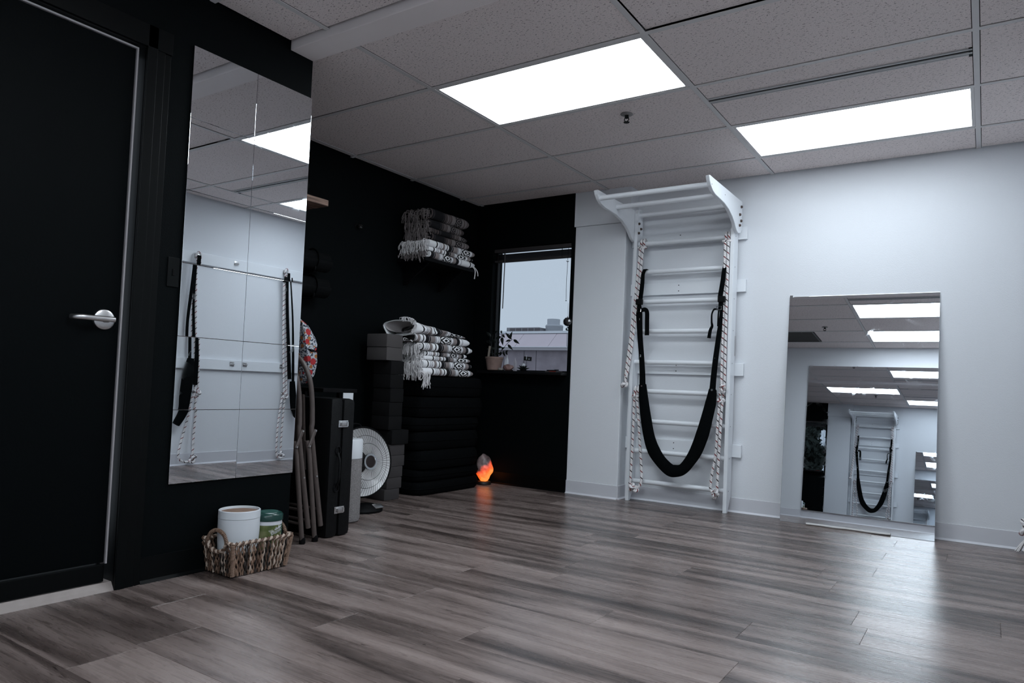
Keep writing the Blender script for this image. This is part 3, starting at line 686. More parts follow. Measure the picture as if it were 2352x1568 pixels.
def build_sling():
    t = thing('suspension_sling', (-1.87, 4.80, .27), 'black padded sling hanging in a U from the wall bars', 'sling')
    def sx(x, z): return (x, 4.802, z)
    for s, (xt, xb_) in {'L': (-2.170, -2.180), 'R': (-1.553, -1.560)}.items():
        b = nb(); x = xt
        ribbon(b, [(x, RY-.024, 1.742), (x, 4.815, 1.70), (x if s == 'L' else x-.004, 4.806, 1.62), (xb_ if s == 'L' else -1.572, 4.803, 1.505)], [.032, .03, .034, .036], .006); 
        box(b, x-.016, x+.016, RY-.026, RY+.024, 1.738, 1.745); obj('strap', b, M_BLACKCLOTH, t, True)
        b = nb(); xx = -2.186 if s == 'L' else -1.560
        box(b, xx-.026, xx+.026, 4.788, 4.815, 1.468, 1.512, .006); obj('buckle', b, M_PLASTIC, t)
        b = nb()
        q = [(-2.181 if s == 'L' else -1.572), 4.785, 1.415]
        tube(b, [(q[0]-.016, q[1], q[2]), (q[0]-.016, q[1], q[2]+.022), (q[0]+.016, q[1], q[2]+.022), (q[0]+.016, q[1], q[2])], .003, 6, closed=True); obj('ring', b, M_CHROME, t)
    b = nb(); ribbon(b, [sx(-2.186, 1.47), sx(-2.184, 1.40), sx(-2.172, 1.24), sx(-2.153, 1.08), sx(-2.142, .96), sx(-2.137, .86)], [.030, .052, .044, .042, .046, .05], .008); obj('strap', b, M_BLACKCLOTH, t, True)
    b = nb(); ribbon(b, [sx(-1.560, 1.47), sx(-1.560, 1.38), sx(-1.572, 1.24), sx(-1.589, 1.08), sx(-1.600, .95), sx(-1.606, .85)], [.022, .024, .036, .040, .042, .046], .008); obj('strap', b, M_BLACKCLOTH, t, True)
    b = nb(); ribbon(b, [sx(-1.575, 1.47), sx(-1.577, 1.42), sx(-1.580, 1.38), sx(-1.582, 1.30)], [.012, .012, .012, .010], .006); obj('keeper_strap', b, M_BLACKCLOTH, t, True)
    b = nb(); ribbon(b, [(-2.165, 4.795, 1.425), (-2.135, 4.790, 1.43), (-2.116, 4.788, 1.41), (-2.113, 4.788, 1.34), (-2.110, 4.788, 1.238)], [.03, .032, .034, .035, .035], .004); obj('strap_tail', b, M_BLACKCLOTH, t, True)
    b = nb(); ribbon(b, [(-1.580, 4.79, 1.415), (-1.606, 4.788, 1.418), (-1.622, 4.788, 1.385), (-1.622, 4.788, 1.33), (-1.618, 4.788, 1.30), (-1.630, 4.788, 1.27), (-1.638, 4.788, 1.215)], [.012, .014, .012, .014, .02, .024, .028], .004); obj('strap_tail', b, M_BLACKCLOTH, t, True)
    U = [(-2.137, .875), (-2.124, .76), (-2.100, .621), (-2.070, .49), (-2.031, .395), (-1.975, .322), (-1.906, .267), (-1.858, .262), (-1.805, .280), (-1.752, .345), (-1.708, .425), (-1.668, .54), (-1.641, .648), (-1.616, .76), (-1.604, .858)]
    b = nb(); ribbon(b, [sx(*p) for p in U], [.055, .075, .086, .090, .100, .092, .094, .088, .078, .082, .092, .095, .086, .080, .052], .030, 6); obj('pad', b, M_BLACKCLOTH, t, True)
    for (x, z, r) in ((-2.139, .862, .006), (-1.605, .852, .008), (-1.592, 1.075, .004)):
        b = nb(); tube(b, [(x, 4.786, z), (x, 4.792, z)], r, 12); obj('grommet', b, M_CHROME, t)
    for s, x, z, sz in (('2', -2.166, 1.078, .024), ('1', -2.182, 1.353, .02)):
        vs_, fs = text_mesh(s, sz); b = nb(); add_vf(b, [Vector((x+v.x, 4.7965, z+v.y)) for v in vs_], fs)
        obj('size_mark', b, mat('white_print', (.7, .7, .7), .7), t)
build_sling()

# ------------------------------------------------------------------ leaning mirror, cord in front, back wall mirror
def build_leaning_mirror():
    W0, W1 = -1.133, -.239
    t = thing('leaning_mirror', ((W0+W1)/2, 4.86, 0), 'frameless rectangular mirror leaning against the white wall', 'mirror')
    dy, zt = .115, 1.508; ang = math.atan2(dy, zt); Ln = math.hypot(dy, zt)
    b = nb(); box(b, W0, W1, 0, .005, 0, Ln, .0008)
    R = Matrix.Rotation(-ang, 3, 'X')
    for v in b.verts: v.co = R @ v.co + Vector((0, 4.955-dy-.006, .001))
    obj('glass', b, 'mirror_glass', t)
    for x in (W0+.02,):
        b = nb(); box(b, x-.016, x+.004, YW-.018, YW, zt-.006, zt+.010, .002); obj('clip', b, M_CHROME, t)
build_leaning_mirror()
b = nb(); pts = smooth_path([(-.965, 4.822, .008), (-.88, 4.83, .008), (-.80, 4.826, .007), (-.72, 4.836, .008), (-.6, 4.832, .007), (-.52, 4.828, .008), (-.474, 4.83, .009)], 8)
tube(b, pts, .0095, 8, flat=(.7, 1.2)); obj('door_snake_cord', b, mat('cotton_cord', (.60, .585, .58), .9, bump=(500, .5)), smooth=True, label='flat white braided cord lying on the floor before the leaning mirror', cat='cord').name = 'braided_cord'
def build_back_mirror():
    t = thing('studio_mirror', (-1.15, YB, .08), 'large frameless mirror on the back wall, seen inside the leaning mirror', 'mirror')
    b = nb(); box(b, -2.105, -.25, YB+.006, YB+.012, .104, 2.12, .001); obj('glass', b, 'mirror_glass', t)
    b = nb(); box(b, -2.105, -.25, YB+.0005, YB+.020, .100, .106); obj('channel', b, M_METAL, t)
    b = nb(); box(b, -2.09, -.265, YB+.0005, YB+.0055, .12, 2.11); obj('backing', b, M_PLASTIC, t)
build_back_mirror()

# ------------------------------------------------------------------ rope wall on the right
def build_rope_wall():
    X = XR; names = ('upper', 'lower')
    for k, (z0, z1) in enumerate(((1.785, 1.885), (.862, .956))):
        t = thing('rope_rail', (X, 4.0, z0), 'long white board of rope hooks on the right wall, %s of the two' % names[k], 'rail', 'white hook boards on the rope wall')
        b = nb(); box(b, X-.024, X-.0005, 2.75, 4.93, z0, z1, .003); obj('board', b, M_WHITE, t)
        for y in ((2.95, 3.50, 3.885, 4.40, 4.80) if k == 0 else (2.95, 3.52, 3.90, 4.03, 4.437)):
            zc = (z0+z1)/2+.012; b = nb(); box(b, X-.027, X-.024, y-.022, y+.022, zc-.02, zc+.02, .001)
            tube(b, [(X-.026, y-.014, zc), (X-.05, y-.010, zc-.004), (X-.058, y, zc-.006), (X-.05, y+.010, zc-.004), (X-.026, y+.014, zc)], .004, 6); obj('wall_hook', b, M_METAL, t, True)
    def rope(y, label, spread, tail):
        t = thing('climbing_rope', (X-.06, y, .03), label, 'rope', 'white ropes hung on the rope wall')
        b = nb(); tube(b, [(X-.055, y+.02*math.cos(a), 1.85+.03*math.sin(a)) for a in [2*PI*k/16 for k in range(16)]], RR, 8, closed=True); obj('hitch', b, 'rope', t, True)
        for i, dy in enumerate((-.012, .012)):
            b = nb(); strand(b, [(X-.055, y+dy, 1.83), (X-.052, y+dy*1.2+spread*.3, 1.4), (X-.05, y+dy*1.5+spread*.7, 1.0), (X-.05, y+dy+spread, .66)], u0=i*.02); obj('strand', b, 'rope', t, True)
        b = nb(); knot(b, (X-.05, y+spread, .645), .03, seed=int(y*10)); obj('knot', b, 'rope', t, True)
        b = nb(); strand(b, [(X-.05, y+spread, .63), (X-.045, y+spread-.01, .35), (X-.045, y+spread-.01, .07)]); obj('strand', b, 'rope', t, True)
        b = nb(); strand(b, [(X-.05, y+spread-.03, .63), (X-.045, y+spread-.05-tail*.4, .35), (X-.045, y+spread-.04-tail, .10), (X-.045, y+spread-.03-tail*.6, .035), (X-.045, y+spread-.01, .04)]); obj('strand', b, 'rope', t, True)
        b = nb(); knot(b, (X-.05, y+spread-.01, .055), .03, seed=int(y*7)); obj('knot', b, 'rope', t, True)
    rope(3.50, 'doubled white rope beside the bulky black sling, left one in the mirror tiles', .055, .10)
    rope(4.40, 'doubled white rope next to the slim black sling, right one in the mirror tiles', .075, .02)
    def yz_ribbon(bm, pts, wid, thick):
        t_ = bmesh.new(); ribbon(t_, [(p[0], 0, p[1]) for p in pts], wid, thick)
        for v in t_.verts: v.co = Vector((X-.075+v.co.y, v.co.x, v.co.z))
        me = bpy.data.meshes.new('t'); t_.to_mesh(me); t_.free(); bm.from_mesh(me); bpy.data.meshes.remove(me)
    t = thing('suspension_sling', (X-.07, 3.46, .36), 'bulky black sling folded over itself on the rope wall, left in the mirror tiles', 'sling', 'black slings on the rope wall')
    b = nb(); yz_ribbon(b, [(3.49, 1.85), (3.47, 1.55), (3.45, 1.25), (3.46, .98), (3.462, .93)], [.03, .03, .028, .03, .03], .006); obj('strap', b, M_BLACKCLOTH, t, True)
    b = nb(); yz_ribbon(b, [(3.50, 1.85), (3.495, 1.45), (3.515, 1.15), (3.525, .95), (3.525, .72)], [.02, .02, .03, .04, .042], .006); obj('strap', b, M_BLACKCLOTH, t, True)
    b = nb(); yz_ribbon(b, [(3.472, .95), (3.455, .80), (3.44, .62), (3.432, .52), (3.405, .44), (3.36, .36)], [.05, .105, .10, .085, .075, .06], .04); obj('pad', b, M_BLACKCLOTH, t, True)
    t = thing('suspension_sling', (X-.07, 4.52, .42), 'slim black sling hanging straight on the rope wall, right in the mirror tiles', 'sling', 'black slings on the rope wall')
    b = nb(); yz_ribbon(b, [(4.41, 1.84), (4.43, 1.5), (4.47, 1.1), (4.50, .8)], [.03, .035, .04, .045], .006); obj('strap', b, M_BLACKCLOTH, t, True)
    b = nb(); yz_ribbon(b, [(4.45, 1.80), (4.50, 1.4), (4.53, 1.0), (4.545, .72)], [.012, .02, .03, .035], .006); obj('strap', b, M_BLACKCLOTH, t, True)
    b = nb(); yz_ribbon(b, [(4.535, .78), (4.55, .65), (4.575, .5), (4.61, .43)], [.05, .07, .075, .05], .035); obj('pad', b, M_BLACKCLOTH, t, True)
    b = nb(); yz_ribbon(b, [(4.365, 1.775), (4.395, 1.775)], [.05, .05], .02); obj('buckle', b, M_PLASTIC, t)
build_rope_wall()
def build_corner_rope():
    y = YW-.05; x = .240
    t = thing('climbing_rope', (x, y, .02), 'frayed white rope end hanging by the far wall at the right edge of the picture', 'rope')
    b = nb(); lathe(b, [(.012, 0), (.012, -.03)], (x, YW-.002, 1.9), 10); 
    b.free(); b = nb(); tube(b, [(x, YW, 1.9), (x, YW-.05, 1.9), (x, YW-.055, 1.92)], .005, 8); obj('wall_hook', b, M_METAL, t)
    for i, dx in enumerate((-.011, .011)):
        b = nb(); strand(b, [(x+dx, y, 1.9), (x+dx, y-.01, 1.0), (x+dx*.8-.002, y-.025, .30)], u0=i*.03); obj('strand', b, 'rope', t, True)
    b = nb(); knot(b, (x-.025, y-.05, .16), .03, seed=21); knot(b, (x-.03, y-.06, .11), .028, seed=22); obj('knot', b, 'rope', t, True)
    b = nb(); strand(b, [(x, y-.025, .30), (x-.025, y-.04, .16)]); obj('strand', b, 'rope', t, True)
    b = nb(); rnd = random.Random(4)
    for k in range(26):
        a = rnd.uniform(-.9, .9); c = rnd.uniform(-.6, .5); q = Vector((x-.03, y-.055, .09))
        tube(b, [q, q+Vector((math.sin(a)*.03-.008, c*.03-.01, -.04)), q+Vector((math.sin(a)*.055-.015, c*.05-.02, -.083+rnd.uniform(0, .012)))], .0034, 5)
    obj('frayed_end', b, mat('rope_fibre', (.62, .60, .60), .9), t, True)
build_corner_rope()

# ------------------------------------------------------------------ basket with a canister and a tub
def build_basket():
    bx0, bx1, by0, by1, hz = -2.735, -2.555, 1.765, 2.018, .138
    fl = .016                                       # flare at the rim
    t = thing('wicker_basket', ((bx0+bx1)/2, (by0+by1)/2, 0), 'small rectangular wicker basket with loop handles by the black wall', 'basket')
    tones = [mat('wicker_brown', (.10, .055, .035), .6, var=(60, .4)), mat('wicker_cream', (.42, .33, .27), .6, var=(60, .3)), mat('wicker_dark', (.022, .015, .012), .65, var=(60, .4)), mat('wicker_tan', (.21, .13, .09), .6, var=(60, .35))]
    bms = [nb() for _ in tones]; rnd = random.Random(5)
    def P(side, f, z):
        g = fl*z/hz
        if side == 0: return Vector((bx1+g, by0-g+f*(by1-by0+2*g), z))       # long side to the room
        if side == 1: return Vector((bx0-g+f*(bx1-bx0+2*g), by0-g, z))       # end to the door
        if side == 2: return Vector((bx0-g*.0, by0-g+f*(by1-by0+2*g), z))
        return Vector((bx0-g+f*(bx1-bx0+2*g), by1+g, z))
    N = {0: Vector((1, 0, 0)), 1: Vector((0, -1, 0)), 2: Vector((-1, 0, 0)), 3: Vector((0, 1, 0))}
    for side, n in ((0, 31), (1, 21), (2, 31), (3, 21)):
        for i in range(n):
            f = (i+.5)/n
            top = hz
            if side in (1, 3):
                u = abs(f-.5)/.30
                top = hz-(.042*math.sqrt(max(0, 1-u*u)) if u < 1 else 0)
            k = rnd.choices(range(4), weights=(4, 3, 4, 4))[0]; pts = []; ph = rnd.uniform(0, 6.28); ph2 = i*PI
            for q in range(15):
                z = .004+(top-.004)*q/14
                pts.append(P(side, min(1, max(0, f+.006*math.sin(ph+z*85))), z)+N[side]*(.0035*math.sin(ph2+z*2*PI/.036)))
            tube(bms[k], pts, [.0036+.0016*math.sin(ph+q*1.3) for q in range(15)], 6)
    for k, bm_ in enumerate(bms): obj('weave', bm_, tones[k], t, True, kind='stuff')
    # liner behind the weave, floor of the basket
    b = nb()
    for side in range(4):
        A, B = P(side, 0, .003), P(side, 1, .003); C, D = P(side, 1, hz-.045), P(side, 0, hz-.045); i = -N[side]*.006
        quad_mesh(b, [[A+i, B+i], [D+i, C+i]])
    box(b, bx0, bx1, by0, by1, .003, .008); obj('core', b, tones[2], t)
    # rim braid in two strands; the rim dips below the loop handles
    loop = []
    def rim(side, f):
        z = hz
        if side in (1, 3):
            u = abs(f-.5)/.30; z = hz-(.042*math.sqrt(max(0, 1-u*u)) if u < 1 else 0)
        p = P(side, f, hz); p.z = z; return p
    for k in range(33): loop.append(rim(1, k/32))
    for k in range(1, 41): loop.append(rim(0, k/40))
    for k in range(1, 33): loop.append(rim(3, 1-k/32))
    for k in range(1, 40): loop.append(rim(2, 1-k/40))
    n = len(loop)
    for s, mt in ((0, tones[0]), (PI, tones[1])):
        b = nb(); tube(b, [p+Vector((0, 0, .0045*math.sin(i*1.5+s)))+Vector((.004*math.cos(i*1.5+s), .004*math.cos(i*1.5+s), 0)) for i, p in enumerate(loop)], .0055, 7, closed=True); obj('rim', b, mt, t, True)
    for side in (1, 3):
        b = nb(); c = P(side, .5, hz); pts = []
        for k in range(17):
            a = PI*k/16; pts.append(c+Vector((.062*math.cos(a), 0, -.004+.048*math.sin(a)))+Vector((.0, .0018*math.sin(k*2), 0)))
        tube(b, pts, .0062, 8); h = obj('handle', b, tones[0], t, True)
        b = nb()
        for k in range(26):
            a = PI*(k+.5)/26; q = c+Vector((.062*math.cos(a), 0, -.004+.048*math.sin(a))); tn = Vector((-math.sin(a), 0, math.cos(a))); rd = Vector((math.cos(a), 0, math.sin(a)))
            tube(b, [q+(rd*math.cos(w_)+Vector((0, 1, 0))*math.sin(w_))*.0075+tn*(.002*math.sin(w_)) for w_ in [2*PI*j/8 for j in range(8)]], .0016, 4, closed=True)
        obj('wrapping', b, tones[3], h, True)
    # corner binding
    for (sx, sy) in ((1, 0), (1, 1)):
        b = nb()
        for k in range(26):
            z = .008+k*.005; p = P(0, sy, z)
            tube(b, [p+Vector((math.cos(a)*.0075, math.sin(a)*.0075, .001*math.sin(a))) for a in [2*PI*j/8 for j in range(8)]], .0022, 4, closed=True)
        obj('corner_binding', b, tones[3], t, True)
build_basket()
def build_canister():
    c = (-2.655, 1.852); r = .083; top = .256
    t = thing('canister', (*c, .012), 'large white canister with a sunken wooden lid standing in the basket', 'canister')
    mw = mat('white_ceramic', (.60, .625, .66), .6)
    b = nb(); lathe(b, [(.064, .012), (.074, .03), (.080, .10), (r, .16), (r, .222)], (*c, 0), 48); obj('body', b, mw, t, True)
    b = nb(); lathe(b, [(r-.001, .2225), (r+.0006, .224), (r, top-.002), (r-.0025, top), (r-.005, top-.001), (r-.006, top-.012)], (*c, 0), 48, cap=False); obj('rim_band', b, mw, t, True)
    k = NB('lid_wood'); tc = k.n('ShaderNodeTexCoord'); mp = k.n('ShaderNodeMapping'); mp.inputs['Scale'].default_value = (14, 160, 14); k.l(tc.outputs['Object'], mp.inputs['Vector'])
    nz = k.n('ShaderNodeTexNoise'); nz.inputs['Scale'].default_value = 1; nz.inputs['Detail'].default_value = 4; k.l(mp.outputs[0], nz.inputs['Vector'])
    k.l(k.ramp(nz.outputs['Fac'], [(.3, (.13, .075, .05)), (.7, (.27, .175, .13))], 'LINEAR'), k.b.inputs['Base Color']); k.b.inputs['Roughness'].default_value = .6
    b = nb(); lathe(b, [(.02, top-.018), (r-.007, top-.016), (r-.007, top-.010), (.0005, top-.0095)], (*c, 0), 48); obj('lid', b, 'lid_wood', t, True, label='round wooden lid')
build_canister()
def build_tub():
    c = (-2.625, 1.976); r = .056; z0, z1 = .012, .234
    t = thing('wipes_tub', (*c, z0), 'round tub of wipes with a dark green lid and printed green label', 'tub')
    b = nb(); lathe(b, [(r-.006, z0), (r, z0+.01), (r, z1-.034)], (*c, 0), 40); obj('body', b, mat('tub_white', (.62, .63, .68), .35), t, True)
    mg = mat('lid_green', (.003, .034, .027), .28, spec=.5)
    b = nb(); lathe(b, [(r+.001, z1-.036), (r+.0035, z1-.034), (r+.0035, z1-.012), (r-.003, z1-.004), (r-.014, z1-.001)], (*c, 0), 40); ld = obj('lid', b, mg, t, True)
    b = nb(); lathe(b, [(r-.015, z1-.003), (r-.016, z1+.001), (.0005, z1+.0015)], (*c, 0), 40); obj('cap', b, mat('cap_green', (.02, .075, .062), .45), ld, True)
    b = nb(); lathe(b, [(r+.0006, z0+.015), (r+.0006, z1-.052)], (*c, 0), 48, cap=False); lb = obj('label_sleeve', b, 'tub_label', t, True, label='printed green label with pale blossoms')
    def wrap(vs_, ang0, zc, skew=0, sx=1):
        out = []
        for v in vs_:
            a = ang0+v.x*sx/r; out.append(Vector((c[0]+(r+.0014)*math.cos(a), c[1]+(r+.0014)*math.sin(a), zc+v.y+v.x*skew)))
        return out
    vs_, fs = text_mesh('Disinfec', .024)
    b = nb(); add_vf(b, wrap(vs_, -.42, .140, .22, .70), fs); obj('lettering', b, mat('ink_white', (.66, .66, .72), .6), lb)
    b = nb(); pts = []
    for i in range(40):
        x = i/39*.036; pts.append(Vector((x, .004*math.sin(i*1.05)+.006*(i in (6, 7, 20)), 0)))
    tube(b, wrap(pts, -.16, .163, .35), .0009, 5); obj('script_mark', b, MATS['ink_white'], lb)
build_tub()

# ------------------------------------------------------------------ folding chairs and floral cloth
def build_chair(dy, label):
    X0, X1 = -2.833, -3.262; t = thing('folding_chair', ((X0+X1)/2, 2.41+dy, 0), label, 'chair', 'folded brown metal chairs')
    def Y(z, a): return a+dy-.072*z
    r = .0125; s = .5
    # back frame: inverted U of tube, foot ends off the floor
    z0 = .075; pts = [(X0, 2.444+dy, z0), (X0, 2.362+dy, .52), (X0, 2.358+dy, .60), (X0-.002, 2.35+dy, .72), (X0-.008, 2.335+dy, .815), (X0-.038, 2.318+dy, .89), (X0-.10, 2.305+dy, .94), (X0-.17, 2.30+dy, .955)]
    mir = [((X0+X1)-p[0], p[1], p[2]) for p in pts[::-1]]
    b = nb(); tube(b, smooth_path(pts+mir, 6), r, 10); obj('back_frame', b, M_BROWN, t, True)
    # front leg frame: straight legs on the floor
    for xs in (X0, X1):
        sg = 1 if xs == X0 else -1
        b = nb(); tube(b, [(xs, 2.412+dy, .0), (xs, 2.350+dy, .44), (xs-.004*sg, 2.336+dy, .51)], r*.96, 10); g = obj('leg', b, M_BROWN, t, True)
        b = nb(); lathe(b, [(.0145, .001), (.016, .006), (.014, .032)], (xs, 2.412+dy, 0), 12); obj('foot_cap', b, M_PLASTIC, g, True)
        b = nb(); tube(b, [(xs+.014*sg, 2.336+dy, .478), (xs+.014*sg, 2.372+dy, .565)], .009, 8, flat=(1, .35)); lk = obj('link', b, M_BROWN, t, True)
        for (yy, zz) in ((2.338+dy, .484), (2.370+dy, .560)):
            b = nb(); cyl(b, (xs+.012*sg, yy, zz), (xs+.019*sg, yy, zz), .005, 8); obj('rivet', b, M_METAL, lk)
        b = nb(); cyl(b, (xs+.010*sg, 2.394+dy, .33), (xs+.0145*sg, 2.394+dy, .33), .005, 8); obj('rivet', b, M_METAL, g)
    for (yy, zz) in ((2.40+dy, .10), (2.427+dy, .16)):
        b = nb(); cyl(b, (X0, yy, zz), (X1, yy, zz), .007, 8); obj('stretcher', b, M_BROWN, t, True)
    b = nb(); prism(b, [(2.352+dy, .36), (2.362+dy, .36), (2.330+dy, .74), (2.320+dy, .74)], 'X', X1+.03, X0-.03, .003); obj('seat', b, M_BROWN, t)
    b = nb(); prism(b, [(2.312+dy, .80), (2.320+dy, .80), (2.306+dy, .915), (2.298+dy, .915)], 'X', X1+.03, X0-.06, .003); obj('backrest', b, M_BROWN, t)
build_chair(-.078, 'folded brown metal chair nearest the mirrored wall')
build_chair(.0, 'folded brown metal chair next to the black case')
def build_floral():
    # soft floral cloth slung over the chair tops, seen edge-on past the wall
    out = [(2.445, 1.145), (2.470, 1.140), (2.500, 1.118), (2.522, 1.085), (2.545, 1.052), (2.553, 1.028), (2.530, 1.030), (2.534, .99), (2.545, .94), (2.553, .875), (2.550, .83), (2.535, .80), (2.515, .79), (2.49, .80), (2.47, .90), (2.455, 1.0)]
    cx = sum(p[0] for p in out)/len(out); cz = sum(p[1] for p in out)/len(out); b = nb(); grid = []
    xs = [(-3.045, .05), (-3.050, .55), (-3.065, .85), (-3.105, 1.0), (-3.18, 1.02), (-3.26, .98), (-3.31, .8), (-3.325, .5), (-3.33, .05)]
    P = smooth_path([(0, p[0], p[1]) for p in out+[out[0]]], 3)[:-1]
    for x, s in xs: grid.append([Vector((x+.006*math.sin(9*q.z+5*q.y), cx+(q.y-cx)*(.55+.45*s), cz+(q.z-cz)*s)) for q in P])
    quad_mesh(b, grid, close_v=True); bmesh.ops.recalc_face_normals(b, faces=b.faces)
    t = thing('floral_cloth', (-3.18, 2.50, .79), 'floral cloth with red and orange blooms hanging behind the folded chairs', 'cloth')
    obj('cloth', b, 'floral_cloth', t, True)
    b = nb(); tube(b, smooth_path([(-3.18, 2.176, 1.20), (-3.18, 2.28, 1.22), (-3.18, 2.42, 1.20), (-3.18, 2.47, 1.13)], 6), .005, 8); obj('hanging_loop', b, M_BLACKCLOTH, t, True)
build_floral()

# ------------------------------------------------------------------ black hard case, side table, purifier, heater
def build_case():
    x0, x1, y0, y1, z1 = -3.16, -2.832, 2.478, 2.642, .725
    t = thing('instrument_case', ((x0+x1)/2, (y0+y1)/2, 0), 'black hard instrument case standing on end with chrome latches', 'case')
    mb = mat('case_vinyl', (.0022, .0026, .003), .5, spec=.18, bump=(350, .35)); ym = y0+.082
    b = nb(); box(b, x0, x1, y0, ym-.001, .0, z1, .026); obj('body', b, mb, t, True)
    b = nb(); box(b, x0, x1, ym+.001, y1, .0, z1-.004, .026); obj('lid', b, mb, t, True)
    for z in (.588, .140):
        b = nb(); box(b, x1-.001, x1+.004, ym-.034, ym+.030, z-.017, z+.019, .0015); l_ = obj('latch', b, M_CHROME, t)
        b = nb(); box(b, x1+.004, x1+.014, ym-.020, ym+.014, z-.012, z+.012, .004); obj('latch_arm', b, M_METAL, l_, True)
        b = nb(); cyl(b, (x1+.004, ym+.026, z-.011), (x1+.004, ym+.026, z+.011), .006, 10); obj('hasp', b, M_CHROME, l_, True)
    for z in (.45, .255):
        b = nb(); tube(b, [(x1+.001, ym-.028+.017*math.cos(a), z+.020*math.sin(a)) for a in [2*PI*k/20 for k in range(20)]], .004, 8, closed=True); obj('handle_ring', b, M_PLASTIC, t, True)
    b = nb(); tube(b, smooth_path([(x1+.001, ym-.028, .44), (x1+.018, ym-.028, .40), (x1+.02, ym-.028, .35), (x1+.018, ym-.028, .30), (x1+.001, ym-.028, .262)], 5), .006, 8); obj('carry_handle', b, mb, t, True)
build_case()
def build_side_table():
    t = thing('side_table', (-3.40, 2.80, 0), 'small black side table behind the instrument case', 'table')
    b = nb(); box(b, -3.60, -3.13, 2.67, 2.925, .745, .767, .003); obj('table_top', b, M_PLASTIC, t)
    for x in (-3.57, -3.26):
        for y in (2.69, 2.905):
            b = nb(); box(b, x-.012, x+.012, y-.012, y+.012, 0, .745); obj('leg', b, M_PLASTIC, t)
    b = nb(); box(b, -3.135, -3.132, 2.820, 2.897, .690, .744, .0005)
    obj('paper_card', b, mat('card_white', (.55, .57, .6), .8), label='small white card hanging under the black side table top', cat='card')
build_side_table()
def build_purifier():
    c = (-3.128, 2.868); r = .088
    t = thing('air_purifier', (*c, 0), 'tall cylinder with a white top and grey fabric body beside the case', 'purifier')
    b = nb(); lathe(b, [(r-.018, 0), (r-.005, .006), (r, .022), (r, .365)], (*c, 0), 40); obj('fabric_body', b, 'grey_tweed', t, True)
    b = nb(); lathe(b, [(r, .367), (r, .470), (r-.006, .478), (r-.03, .48), (.001, .474)], (*c, 0), 40); obj('top_cover', b, mat('purifier_white', (.62, .64, .67), .4), t, True)
build_purifier()
def build_heater():
    C = Vector((-3.285, 3.150, .308)); R = .214
    t = thing('dish_heater', (-3.24, 3.17, 0), 'round parabolic dish heater with a wire guard on a black base', 'heater')
    rot = Matrix.Rotation(math.radians(-6), 3, 'Z') @ Matrix.Rotation(math.radians(-7), 3, 'Y')
    def add(name, fn, m, par=None, sm=True, kind=None):
        b = nb(); fn(b)
        for v in b.verts: v.co = C + rot @ v.co
        return obj(name, b, m, par or t, sm, kind=kind)
    dish = mat('dish_cream', (.66, .655, .66), .25, spec=.6)
    def d(b):
        pr = [(.03, -.085)]+[(R*k/10, -.085+.085*(k/10)**2) for k in range(2, 11)]
        lathe(b, pr+[(R+.004, .002), (R+.004, -.004)]+[(R*k/10, -.089+.085*(k/10)**2) for k in range(10, 1, -1)], (0, 0, 0), 56, 'X')
    add('dish', d, dish)
    add('rim', lambda b: tube(b, [(0, (R+.004)*math.cos(a), (R+.004)*math.sin(a)) for a in [2*PI*k/56 for k in range(56)]], .005, 8, closed=True), M_PLASTIC)
    def guard(b):
        for k in range(64):
            a = 2*PI*k/64; pts = []
            for q in range(7):
                rr = R*(1-q/6)+.05*(q/6); pts.append((.004+.062*math.sin((q/6)*PI/2), rr*math.cos(a), rr*math.sin(a)))
            tube(b, pts, .0011, 4, cap=False)
        for rr, x in ((.165, .025), (.115, .047)): tube(b, [(x, rr*math.cos(a), rr*math.sin(a)) for a in [2*PI*k/40 for k in range(40)]], .0014, 4, closed=True)
    add('wire_guard', guard, mat('guard_grey', (.05, .048, .048), .35, metal=.6), kind='stuff')
    hub = add('hub', lambda b: lathe(b, [(.048, .058), (.053, .066), (.050, .074), (.038, .074), (.036, .070)], (0, 0, 0), 32, 'X'), M_CHROME)
    add('badge', lambda b: lathe(b, [(.037, .070), (.001, .072)], (0, 0, 0), 32, 'X'), mat('badge_black', (.012, .006, .005), .3), hub)
    add('element', lambda b: (cyl(b, (-.08, 0, 0), (.0, 0, 0), .022, 16), cyl(b, (0, 0, 0), (.03, 0, 0), .030, 16)), M_PLASTIC)
    add('motor_housing', lambda b: lathe(b, [(.075, -.06), (.07, -.11), (.04, -.14), (.001, -.145)], (0, 0, 0), 24, 'X'), M_PLASTIC)
    add('carry_grip', lambda b: tube(b, smooth_path([(-.06, -.04, .17), (-.07, -.035, .235), (-.07, .035, .235), (-.06, .04, .17)], 6), .006, 8), M_PLASTIC)
    b = nb(); tube(b, [(-3.36, 3.16, .03), (-3.37, 3.158, .16), (-3.39, 3.155, .29)], .018, 10); obj('stem', b, M_PLASTIC, t, True)
    b = nb(); lathe(b, [(.135, 0), (.137, .012), (.12, .03), (.07, .045), (.03, .05)], (0, 0, 0), 40)
    for v in b.verts: v.co = Vector((-3.265+v.co.x*.72, 3.165+v.co.y*.86, v.co.z))
    bs = obj('base', b, M_PLASTIC, t, True)
    b = nb(); box(b, -.022, .022, -.034, .034, 0, .008, .003); q = Matrix.Rotation(math.radians(28), 3, 'Y')
    for v in b.verts: v.co = q @ v.co + Vector((-3.196, 3.20, .034))
    obj('control_plate', b, M_METAL, bs, True)
build_heater()

